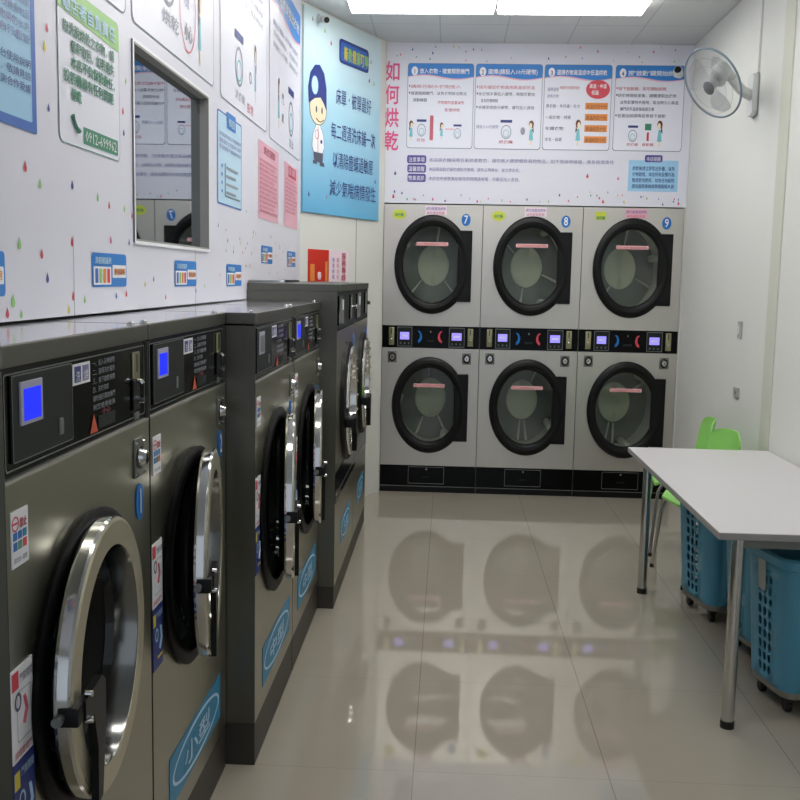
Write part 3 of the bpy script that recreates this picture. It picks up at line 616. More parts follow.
def washer(Y0, W, XF, XB, size, num, label, dc, R, ajar, r, z=None, lit=True, group=None, wrim=.042, num_z=1.085, hinge=None):
    t = thing('washing_machine', (XF, Y0+W/2, 0), label, 'washing machine', group)
    F = Frame((XF, Y0, 0), (0, 1, 0), Z, (1, 0, 0)); D = XF-XB; g = .003
    PB, PT, TOP = 1.266, 1.447, 1.483
    cv, cu = dc
    # cabinet
    mb = MB()
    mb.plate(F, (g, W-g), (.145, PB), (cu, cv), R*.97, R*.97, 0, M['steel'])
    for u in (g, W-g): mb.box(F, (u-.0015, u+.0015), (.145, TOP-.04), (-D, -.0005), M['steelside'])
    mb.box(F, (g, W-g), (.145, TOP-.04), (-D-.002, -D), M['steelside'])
    mb.box(F, (g+.002, W-g-.002), (PB-.005, PB), (-.018, .0008), M['lsteel'])  # lighter steel strip painting in the highlight along the front's top edge
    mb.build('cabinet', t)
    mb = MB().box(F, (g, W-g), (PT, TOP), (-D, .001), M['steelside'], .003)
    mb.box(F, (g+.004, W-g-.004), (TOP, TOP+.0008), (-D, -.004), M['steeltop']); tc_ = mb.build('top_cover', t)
    for uu_ in (.03, W-.06):
        Fz = Frame(F.P(uu_, TOP+.0008, -.022), (0, 1, 0), (-1, 0, 0), Z)
        MB().lathe(Fz, (0, 0), [(.001, .008), (.006, .007), (.009, .003), (.009, 0)], M['chrome'], 12).build('bolt', tc_, True)
    MB().box(F, (g+.001, W-g-.001), (0, .143), (-D+.02, -.001), M['plinth'], .002).build('plinth', t)
    # control panel
    cp = MB().box(F, (g+.004, W-g-.004), (PB+.001, PT), (-.03, -.006), M['gloss']).build('control_panel', t)
    G = F.at(0, 0, -.006)
    mb = MB(); outline(mb, G, rrect(.018, W-.018, PB+.012, PT-.010, .006), .003, .0012, M['frame']); mb.build('trim_line', cp)
    mb = MB(); mb.box(G, (.04, .30*W/.77), (PB+.024, PT-.014), (0, .004), M['slate'], .002)
    outline(mb, G, rrect(.04, .30*W/.77, PB+.024, PT-.014, .006), .0022, .0048, M['frame']); mb.build('display_unit', cp)
    mb = MB(); u0 = .068; mb.box(G, (u0, u0+.088), (1.348, 1.420), (.003, .008), M['lcdframe'], .002)
    mb.box(G, (u0+.010, u0+.078), (1.355, 1.408), (.008, .0088), M['lcd' if lit else 'lcdoff']); mb.build('screen', cp)
    MB().box(G, (.232, .250), (1.308, 1.338), (.003, .007), M['lcdoff'], .002).build('card_slot', cp)
    mb = MB(); mb.box(G, (.31*W/.77, .40*W/.77), (1.388, 1.428), (.0005, .002), M['white'])
    for k in (0, 1):
        mb.box(G, (W/.77*(.318+.042*k), W/.77*(.350+.042*k)), (1.393, 1.423), (.002, .0026), M['navy' if k == 0 else 'lilac'])
        mb.text(G, '洗烘'[k], W/.77*(.334+.042*k), 1.396, .02, M['white'], .0032, fit=.022, align='c')
    mb.build('price_sticker', cp)
    mb = MB()
    for k, s in enumerate(('一、投入足夠硬幣', '二、選擇洗衣程序', '三、按下啟動按鍵', '四、洗衣完成', '請勿強行開啟機門', '祝您使用愉快')): mb.text(G, s, .415*W/.77, 1.416-.0175*k, .012, M['grey'], .002, fit=(.13 if k != 3 else .09)*W/.77)
    mb.box(G, (.445*W/.77, .545*W/.77), (1.288, 1.313), (.0005, .0018), M['slate']); mb.text(G, '小心', .465*W/.77, 1.316, .012, M['redtext'], .002, fit=.05)
    mb.build('lettering', cp)
    mb = MB(); mb.poly(G, [(.395*W/.77, 1.284), (.44*W/.77, 1.284), (.4175*W/.77, 1.322)], .002, M['warn']); mb.build('warning_triangle', cp)
    mb = MB(); a = W-.115
    mb.box(G, (a+.006, a+.052), (1.366, 1.425), (0, .006), M['coin'], .002); mb.box(G, (a+.006, a+.052), (1.296, 1.364), (0, .005), M['black'], .002); mb.box(G, (a+.026, a+.032), (1.38, 1.42), (.006, .0065), M['black'])
    mb.tube([G.P(a+.03, 1.36, .004), G.P(a+.03, 1.36, .014), G.P(a+.03, 1.354, .018)], .006, M['chrome'], 10)
    mb.tube([G.P(a+.03, 1.318, .004), G.P(a+.03, 1.318, .022)], .007, M['chrome'], 10)
    mb.box(G, (a+.014, a+.044), (1.274, 1.290), (.0, .006), M['frame'], .002); mb.build('coin_slot', cp)
    lock_plate(F, (W-.088, 1.188), .033, t)
    number_disc(F, (W-.085, num_z), .027, .042, num, t)
    # stickers
    F1 = F.at(-.021, .002); F2 = F.at(-.015, -.004)
    def r1(mb):
        mb.ring(F1, (.052, 1.192), .013, .013, .003, .003, M['red'], 18); mb.box(F1, (.043, .061), (1.191, 1.194), (.0024, .003), M['red'])
        mb.text(F1, '禁止', .068, 1.184, .016, M['redtext'], .003, fit=.026, bold=.02)
        for k, c in enumerate(('numblue', 'green', 'red')): mb.box(F1, (.044+.018*k, .058+.018*k), (1.148, 1.162), (.0024, .003), M[c])
        for k, c in enumerate(('numblue', 'numblue', 'ovalblue')): mb.box(F1, (.044+.018*k, .058+.018*k), (1.165, 1.178), (.0024, .003), M[c])
        mb.text(F1, '請勿放入鞋類', .044, 1.128, .009, M['ink'], .003, fit=.05)
    sticker(F1, (.038, .102), (1.12, 1.213), 'white', 'rule_sticker', t, 'white sticker with coloured squares', [r1])
    def r2(mb):
        mb.box(F2, (.018, .042), (.925, .955), (.0024, .003), M['red']); mb.text(F2, '門鎖開關', .047, .932, .016, M['ink'], .003, fit=.048)
        mb.ring(F2, (.038, .902), .013, .016, .005, .003, M['ink'], 16); mb.tube([F2.P(.062, .905, .003), F2.P(.07, .88, .003), F2.P(.058, .858, .003)], .0035, M['redtext'], 5)
        outline(mb, F2, rrect(.034, .088, .832, .918, .004), .0015, .0028, M['grey']); mb.text(F2, '請確實關門', .022, .808, .014, M['redtext'], .003, fit=.066)
    sticker(F2, (.016, .098), (.802, .96), 'white', 'door_sticker', t, 'white sticker about the door', [r2])
    def r3(mb):
        mb.box(F2, (.018, .038), (.755, .785), (.0024, .003), M['yellow']); mb.text(F2, '門鎖開關', .044, .772, .016, M['skylt'], .003, fit=.048)
        mb.ring(F2, (.045, .73), .013, .017, .005, .003, M['skylt'], 16); mb.tube([F2.P(.075, .745, .003), F2.P(.082, .715, .003), F2.P(.066, .69, .003)], .0035, M['skylt'], 5)
        mb.box(F2, (.05, .094), (.668, .674), (.0024, .003), M['yellow'])
    sticker(F2, (.016, .098), (.645, .80), 'navy', 'door_sticker', t, 'navy sticker about the door', [r3])
    oval_sticker(F, (W*.17, W*.89), (.212, .352), size, t)
    # drum opening
    mb = MB(); mb.lathe(F, (cu, cv), [(R*1.02, 0), (R*1.03, .010), (R*.99, .018), (R*.90, .016), (R*.86, -.02), (R*.84, -.06)], M['rubber'], 64); mb.build('door_gasket', t, True)
    mb = MB(); mb.lathe(F, (cu, cv), [(R*.82, -.02), (R*.84, -.2), (R*.3, -.215), (.001, -.215)], M['wdrum'], 48)
    for k in range(3):
        a = 2*PI*k/3+.6; p0 = (cu+R*.78*math.cos(a), cv+R*.78*math.sin(a))
        mb.tube([F.P(p0[0], p0[1], -.04), F.P(p0[0], p0[1], -.2)], R*.09, M['wdrum'], 8)
    mb.build('drum', t, True)
    # door (hinged on its far side, slightly open where ajar > 0)
    H = F.turned(hinge or cu+r*.98, cv, wrim-.04, ajar); c = (-r*.98, .012)
    mb = MB()
    mb.lathe(H, c, [(r*.93, .004), (r*.99, .008), (r, .014), (r, .032), (r*.99, .037)], M['chrome'], 72)
    mb.lathe(H, c, [(r*.99, .037), (r*.965, .040), (r*.80, .040), (r*.79, .038)], M['face'], 72)
    mb.lathe(H, c, [(r*.79, .038), (r*.78, .032), (r*.76, -.012)], M['inner'], 72)
    mb.lathe(H, c, [(r*.93, .004), (r*.80, -.012), (r*.76, -.012)], M['black'], 72)
    door = mb.build('door', t, True, .32); door['label'] = 'round chrome framed door'
    mb = MB(); mb.lathe(H, c, [(r*.762, -.010), (r*.74, -.03), (r*.55, -.055), (r*.25, -.062), (.001, -.064)], M['wglass'], 56); mb.build('door_glass', door, True)
    # handle: bracket clamped on the rim, lever hanging across the glass
    mb = MB(); q = r/.27; hu, hv = c[0]-r*.90, .0
    mb.box(H, (hu-.03*q, hu+.03*q), (hv-.018*q, hv+.018*q), (.015, .052), M['black'], .005)
    mb.prism(H, [(hu+.0*q, hv+.018*q), (hu+.105*q, hv+.024*q), (hu+.125*q, hv+.008*q), (hu+.125*q, hv-.07*q), (hu+.098*q, hv-.205*q), (hu+.07*q, hv-.21*q), (hu+.072*q, hv-.10*q), (hu+.05*q, hv-.03*q), (hu+.0*q, hv-.018*q)], .042, .056, M['black'])
    for e in (-.024, .024): mb.lathe(H, (hu+.02*q, hv+e*q), [(.001, .062), (.006, .062), (.007, .050)], M['chrome'], 10)
    mb.tube([H.P(hu-.05*q, hv-.0, .02), H.P(hu-.03*q, hv-.0, .02)], .009, M['frame'], 10)
    o = mb.build('door_handle', door, True); o['label'] = 'black lever handle'
    return t

washer(1.512, .768, -.69, -.943, '小型', '1', 'dark steel washing machine marked 1, the nearest one in the photo', (.846, .366), .285, math.radians(4), .268, hinge=.610, group='small washing machines', wrim=.032)
washer(2.285, .80, -.69, -.943, '小型', '2', 'dark steel washing machine marked 2, next beyond number 1', (.832, .385), .290, math.radians(8.7), .284, hinge=.645, group='small washing machines', wrim=.025)
washer(3.09, .79, -.597, -.943, '中型', '3', 'dark steel washing machine whose unlit grey screen is just past number 2', (.812, .39), .318, math.radians(8), .295, lit=False, group='medium washing machines', wrim=.028)
washer(3.885, .788, -.597, -.943, '中型', '4', 'dark steel washing machine with lit screen, beside the tall machines at the end', (.812, .39), .318, math.radians(7), .295, group='medium washing machines', wrim=.028, num_z=1.06)

def big_washer(Y0, W, XF, XB, num, label):
    t = thing('washing_machine', (XF, Y0+W/2, 0), label, 'washing machine', 'large washing machines')
    F = Frame((XF, Y0, 0), (0, 1, 0), Z, (1, 0, 0)); D = XF-XB; g = .003
    c = (W*.5, .965); R = .300
    mb = MB(); mb.plate(F, (g, W-g), (.665, 1.345), c, R*.95, R*.95, 0, M['steel'])
    for u in (g, W-g): mb.box(F, (u-.0015, u+.0015), (.11, 1.53), (-D, -.0005), M['steelside'])
    mb.box(F, (g, W-g), (.11, 1.53), (-D-.002, -D), M['steelside']); mb.build('cabinet', t)
    mb = MB().box(F, (g, W-g), (1.53, 1.565), (-D, .004), M['steelside'], .003); mb.build('top_cover', t)
    MB().box(F, (g, W-g), (.11, .515), (-.02, .0), M['steel'], .002).build('lower_panel', t)
    mb = MB().box(F, (g, W-g), (.517, .663), (-.02, .002), M['gloss'], .002); mb.box(F, (g+.01, W-g-.01), (.556, .560), (.002, .003), M['frame']); mb.build('dark_panel', t)
    MB().box(F, (g, W-g), (0, .108), (-D+.02, -.002), M['plinth'], .002).build('plinth', t)
    cp = MB().box(F, (g, W-g), (1.347, 1.529), (-.03, -.003), M['slate'], .002).build('control_panel', t)
    mb = MB(); mb.box(F, (.05, .28), (1.37, 1.51), (-.003, .004), M['gloss'], .002); mb.box(F, (.09, .17), (1.43, 1.50), (.004, .006), M['lcdoff']); mb.box(F, (.2, .25), (1.44, 1.49), (.004, .006), M['white']); mb.build('display_unit', cp)
    mb = MB(); mb.box(F, (.60, .70), (1.38, 1.51), (-.003, .005), M['gloss'], .002); mb.box(F, (.62, .66), (1.43, 1.495), (.005, .007), M['coin']); mb.tube([F.P(.82, 1.44, 0), F.P(.82, 1.44, .02)], .012, M['chrome']); mb.build('coin_slot', cp)
    number_disc(F, (W-.09, 1.24), .035, .05, num, t)
    oval_sticker(F, (W*.30, W*.80), (.245, .375), '大型', t)
    mb = MB(); mb.lathe(F, c, [(R*1.02, 0), (R*1.02, .02), (R*.95, .03), (R*.84, .03), (R*.82, -.03)], M['gasket'], 56); mb.build('door_gasket', t, True)
    mb = MB(); mb.lathe(F, c, [(R*.82, -.02), (R*.82, -.3), (.001, -.31)], M['wdrum'], 40); mb.build('drum', t, True)
    H = F.turned(c[0]+R*.96, c[1], -.012, math.radians(1)); cc = (-R*.96, 0); r = R*.95
    mb = MB()
    mb.lathe(H, cc, [(r*.94, -.01), (r, 0), (r, .034), (r*.97, .044)], M['chrome'], 64); mb.lathe(H, cc, [(r*.97, .044), (r*.93, .047), (r*.80, .047), (r*.785, .043)], M['face'], 64)
    mb.lathe(H, cc, [(r*.785, .043), (r*.74, -.04)], M['chrome'], 64); mb.lathe(H, cc, [(r*.94, -.01), (r*.74, -.04)], M['black'], 64)
    for k in range(20):
        a = 2*PI*k/20; mb.lathe(H, (cc[0]+r*.87*math.cos(a), r*.87*math.sin(a)), [(.0005, .055), (.008, .053), (.011, .046)], M['chrome'], 8)
    door = mb.build('door', t, True, .32); door['label'] = 'round chrome door ringed with bolts'
    mb = MB(); mb.lathe(H, cc, [(r*.745, -.038), (r*.6, -.06), (.001, -.075)], M['wglass'], 48); mb.build('door_glass', door, True)
    mb = MB(); hu, hv = cc[0]-r*.9, -.08
    mb.box(H, (hu-.03, hu+.05), (hv-.022, hv+.022), (.03, .07), M['black'], .006)
    mb.prism(H, [(hu, hv+.022), (hu+.13, hv+.03), (hu+.15, hv+.01), (hu+.14, hv-.10), (hu+.11, hv-.16), (hu+.09, hv-.07), (hu, hv-.022)], .052, .078, M['black'])
    o = mb.build('door_handle', door, True); o['label'] = 'black lever handle'
    return t
big_washer(4.675, .93, -.518, -.943, '5', 'taller washing machine against the side of the medium ones, nearer of the two tall machines')
big_washer(5.607, .85, -.518, -.90, '6', 'taller washing machine at the far end of the washer row, beside the white corner wall')

# ================================================================ DRYERS (back)
def dryer(X0, num, label, pinkbg, back_off):
    W = .7235; t = thing('tumble_dryer', (X0+W/2, 7.41, 0), label, 'dryer', 'stacked tumble dryers')
    F = Frame((X0, 7.41, 0), (1, 0, 0), Z, (0, -1, 0)); g = .0025; cu = W/2; S = .775
    zs = (1.703, .664); RO = .360
    mb = MB()
    mb.plate(F, (g, W-g), (1.253, 2.138), (cu, zs[0]), RO*.9*S, RO*.9, 0, M['lsteel']); mb.plate(F, (g, W-g), (.205, 1.088), (cu, zs[1]), RO*.9*S, RO*.9, 0, M['lsteel'])
    for u in (g, W-g): mb.box(F, (u-.001, u+.001), (.02, 2.138), (-.7, -.0005), M['steelside'])
    mb.box(F, (g, W-g), (2.136, 2.138), (-.7, 0), M['steelside']); mb.box(F, (g, W-g), (0.02, 2.136), (-.702, -.7), M['steelside']); mb.build('cabinet', t)
    for k, zc in enumerate(zs):
        c = (cu, zc)
        mb = MB(); mb.lathe(F, c, [(RO*.88, -.01), (RO*.92, -.06), (RO*.92, -.50)], M['drum'], 56, S)
        for j in range(3):
            a = -PI/2 + (j-1)*2*PI/3 + (.0, .5, -.25)[back_off]+.5*k; p0 = (cu+S*RO*.86*math.cos(a), zc+RO*.86*math.sin(a))
            mb.tube([F.P(p0[0], p0[1], -.06), F.P(p0[0], p0[1], -.48)], .03, M['drum'], 8)
        mb.lathe(F, c, [(RO*.92, -.50), (.001, -.505)], M['drumring'], 56, S)
        mb.lathe(F, c, [(RO*.44, -.496), (RO*.42, -.49), (.001, -.49)], M['drumback'], 48, S)
        for a in ((-135, -45, 80), (-115, -60, 95), (-100, -20, 140), (-95, -80, 60), (-125, -25, 80), (-105, -90, 30))[back_off*2+k]:
            a = math.radians(a); e = (math.cos(a), math.sin(a))
            mb.tube([F.P(cu+S*RO*.46*e[0], zc+RO*.46*e[1], -.485), F.P(cu+S*RO*.90*e[0], zc+RO*.90*e[1], -.47)], [.006, .011], M['drum'], 8)
        mb.build('drum', t, True)
        mb = MB()
        mb.lathe(F, c, [(RO, .0), (RO, .02), (RO*.97, .032), (RO*.90, .038), (RO*.82, .034), (RO*.79, .028), (RO*.775, .014), (RO*.77, -.02)], M['gasket'], 64, S)
        mb.lathe(F, c, [(RO*.90, .0385), (RO*.885, .0405), (RO*.87, .0385)], M['black'], 64, S)
        door = mb.build('door', t, True); door['label'] = 'upper round black door' if k == 0 else 'lower round black door'
        mb = MB(); b0, b1 = (-.262, .25) if k == 0 else (-.262, .238)
        mb.box(F, (cu+.185, cu+.287), (zc+b0-.006, zc+b1), (.0, .030), M['black'], .006); mb.box(F, (cu+.205, cu+.275), (zc+b0+.03, zc+b1-.03), (.03, .0335), M['gasket'], .001); mb.build('latch_housing', door)
        mb = MB(); mb.lathe(F, c, [(RO*.778, .012), (RO*.6, .018), (.001, .022)], M['dglass'], 56, S); mb.build('door_glass', door, True)
        mb = MB(); v0 = zc+.136
        mb.box(F, (cu-.118, cu+.112), (v0, v0+.026), (.024, .026), M['strip']); mb.text(F, '高溫注意請勿觸摸玻璃以免燙傷', cu-.112, v0+.004, .018, M['redtext'], .027, fit=.215, bold=.02); mb.build('warning_strip', door)
    # control band
    cp = MB().box(F, (g, W-g), (1.090, 1.251), (-.03, -.002), M['gloss']).build('control_panel', t)
    for a, b in (((.052, .092), (.115, .225)), ((.635, .675), (.497, .612))):
        mb = MB(); mb.box(F, a, (1.108, 1.238), (-.002, .006), M['coin'], .002); m_ = (a[0]+a[1])/2
        mb.box(F, (m_-.003, m_+.003), (1.19, 1.23), (.006, .007), M['black']); mb.lathe(F, (m_, 1.15), [(.001, .016), (.008, .014), (.01, .006)], M['chrome'], 12, .8); mb.build('coin_slot', cp, True)
        mb = MB(); mb.box(F, b, (1.098, 1.244), (-.002, .005), M['slate'], .002); outline(mb, F, rrect(b[0], b[1], 1.098, 1.244, .004), .005, .006, M['frame'], .004)
        mb.box(F, (b[0]+.02, b[1]-.022), (1.150, 1.205), (.005, .0065), M['lcdpale'])
        mb.box(F, (b[0]+.032, b[1]-.034), (1.172, 1.183), (.0065, .0070), M['white'])
        for j in range(3): mb.lathe(F, (b[0]+.025+.03*j, 1.122), [(.0005, .008), (.006, .008), (.007, .005)], M['frame'], 8, .8)
        mb.build('display', cp)
    mb = MB()
    for s, u, m in ((1, .268, 'numblue'), (-1, .445, 'red')):
        pts = [(u+s*.03*math.cos(a)*1.0, 1.172+.045*math.sin(a)) for a in [(-.5+i/10)*PI for i in range(11)]] + [(u+s*.014*math.cos(a), 1.178+.03*math.sin(a)) for a in [(.5-i/10)*PI for i in range(11)]]
        mb.poly(F, pts, .0005, M[m])
    mb.disc(F, (cu, 1.21), .006, .008, .0005, M['frame'], 10); mb.box(F, (cu-.03, cu+.03), (1.135, 1.15), (-.001, .0005), M['slate']); mb.build('swoosh_marks', cp)
    lock_plate(F, (.080, 1.02), .042, t, .8, 1.); lock_plate(F, (.632, 1.015), .042, t, .8, 1.)
    # base
    bp_ = MB().box(F, (g, W-g), (.045, .203), (-.03, .001), M['gloss'], .002); bp_.box(F, (g, W-g), (0, .043), (-.05, -.004), M['black']); bp_.box(F, (g, W-g), (.043, .048), (-.02, .002), M['frame'])
    bp_ = bp_.build('base_panel', t)
    mb = MB(); mb.box(F, (.215, .485), (.066, .196), (.001, .006), M['gloss'], .002); outline(mb, F, rrect(.215, .485, .066, .196, .004), .004, .0068, M['frame'], .003)
    mb.lathe(F, (.352, .178), [(.0005, .014), (.008, .013), (.009, .006)], M['chrome'], 10, .8); mb.box(F, (.325, .378), (.112, .122), (.006, .0068), M['slate']); o = mb.build('lint_drawer', bp_); o['label'] = 'lint drawer outlined in grey'
    number_disc(F, (.600, 2.03), .033, .044, num, t)
    mb = MB()
    if pinkbg: mb.poly(F, rrect(.085, .165, 2.045, 2.105, .014), .002, M['lemon'])
    else: mb.disc(F, (.112, 2.062), .05, .036, .002, M['lemon'])
    mb.text(F, '烘衣機', .112 if not pinkbg else .125, 2.05, .026, M['green'], .003, fit=.06, align='c', bold=.02); o = mb.build('machine_sticker', t); o['label'] = 'yellow sticker at the upper left'
    mb = MB(); mb.poly(F, [(.30, 2.062), (.458, 2.062), (.458, 2.128), (.30, 2.128)], .0015, M['rose' if pinkbg else 'lsteel' if False else 'pinkish'])
    mb.text(F, '請勿放置易燃物', .379, 2.098, .022, M['violet'], .003, fit=.145, align='c', bold=.015); mb.text(F, '以免發生危險', .379, 2.068, .020, M['redtext'], .003, fit=.13, align='c', bold=.015); mb.build('notice_sticker', t)
    return t
dryer(-.485, '7', 'stacked steel tumble dryer marked 7, beside the white corner wall', False, 0)
dryer(.2385, '8', 'stacked steel tumble dryer marked 8, between numbers 7 and 9', False, 1)
dryer(.962, '9', 'stacked steel tumble dryer marked 9, in the corner behind the white table', True, 2)

# ================================================================ TABLE
TX0, TX1, TY0, TY1, TZ = .965, 1.696, 3.46, 5.255, .74
tb = thing('table', ((TX0+TX1)/2, (TY0+TY1)/2, 0), 'long white table with round metal legs along the right wall', 'table')
mb = MB(); mb.box(WORLD, (TX0, TX1), (TY0, TY1), (TZ-.026, TZ-.001), M['tedge'], .003); mb.box(WORLD, (TX0+.002, TX1-.002), (TY0+.002, TY1-.002), (TZ-.002, TZ), M['tabletop']); mb.build('tabletop', tb)
mb = MB()
for a, b in (((TX0+.09, TX1-.03), (TY0+.05, TY0+.075)), ((TX0+.09, TX1-.03), (TY1-.13, TY1-.105)), ((TX0+.085, TX0+.105), (TY0+.06, TY1-.11)), ((TX1-.06, TX1-.04), (TY0+.06, TY1-.11))): mb.box(WORLD, a, b, (TZ-.066, TZ-.026), M['frame'], .002)
mb.build('apron', tb)
for x, y in ((TX0+.088, TY0+.068), (TX0+.078, TY1-.155), (TX1-.06, TY0+.068), (TX1-.06, TY1-.155)):
    lg = MB().tube([(x, y, .02), (x, y, TZ-.026)], .023, M['tube'], 20).build('leg', tb, True)
    o = MB().tube([(x, y, 0), (x, y, .028)], .0255, M['castor'], 20).build('foot_cap', lg, True); o['label'] = 'black rubber foot'

# ================================================================ CHAIRS (lime green shells on bent chrome tube, facing the room)
def chair(x, y, label, rot=0.):
    t = thing('chair', (x, y, 0), label, 'chair', 'lime green chairs'); SX = .76
    cr, sr = math.cos(rot), math.sin(rot)
    def P(a, b, c): return (x+SX*(a*cr-b*sr), y+a*sr+b*cr, c)         # a: backwards from the seat front (towards the wall), b: sideways
    nu, nv = 16, 12
    def shell(fn, name, th):
        top, bot = [], []
        for i in range(nu+1):
            for j in range(nv+1):
                p = Vector(fn(i/nu, j/nv*2-1)); top.append(P(*p))
                bot.append(P(p.x-(th if name == 'backrest' else 0), p.y, p.z-(th if name == 'seat' else 0)))
        k = nv+1; n = len(top); fs = []
        for i in range(nu):
            for j in range(nv):
                q = (i*k+j, i*k+j+1, (i+1)*k+j+1, (i+1)*k+j); fs += [q, tuple(n+e for e in q[::-1])]
        rim = [j for j in range(k)]+[i*k+nv for i in range(1, nu+1)]+[nu*k+j for j in range(nv-1, -1, -1)]+[i*k for i in range(nu-1, 0, -1)]
        fs += [(rim[e], rim[(e+1) % len(rim)], n+rim[(e+1) % len(rim)], n+rim[e]) for e in range(len(rim))]
        mb = MB(); mb.add([Vector(q) for q in top+bot], fs, M['chair']); return mb.build(name, t, True, 1.0)
    def seat(s, v):
        wd = .205*(1-.10*s)*(1-.25*max(0, .18-s)/.18*abs(v))
        return (-.175+.375*s, v*wd, .455-.018*math.sin(PI*min(1, s*1.1))*(1-v*v*.6)-.03*max(0, .15-s)/.15+.03*max(0, s-.85)/.15)
    def back(s, v):
        wd = .19-.012*s-.035*max(0, s-.85)/.15
        return (.21+.07*s-.05*v*v, v*wd, .50+.31*s-.02*max(0, s-.8)/.2*v**4)
    shell(seat, 'seat', .014); shell(back, 'backrest', .014)
    for b in (-.17, .17):
        k = 1 if b > 0 else -1
        mb = MB().tube([P(.22, b*.8, .50), P(.20, b*.85, .455), P(.15, b*.9, .435), P(-.08, b*.92, .432), P(-.125, b*.97, .42), P(-.15, b*1.0, .385), P(-.165, b*1.05, .30), P(-.195, b*1.25, .012)], .0095, M['tube'], 10)
        lg = mb.build('leg', t, True); lg['label'] = 'bent chrome tube front leg'
        MB().tube([P(-.1955, b*1.255, 0), P(-.1945, b*1.25, .02)], .0115, M['castor'], 10).build('foot_cap', lg, True)
        mb = MB().tube([P(.05, b*.9, .432), P(.12, b*.95, .42), P(.15, b*1.0, .38), P(.22, b*1.15, .012)], .0095, M['tube'], 10)
        lg = mb.build('leg', t, True); lg['label'] = 'chrome tube rear leg'
        MB().tube([P(.2205, b*1.155, 0), P(.219, b*1.15, .02)], .0115, M['castor'], 10).build('foot_cap', lg, True)
    return t
chair(1.375, 5.43, 'lime green plastic chair at the far end of the white table, nearer of two', math.radians(14))
chair(1.395, 6.0, 'lime green plastic chair behind the other green chair, toward the dryers', math.radians(-8))

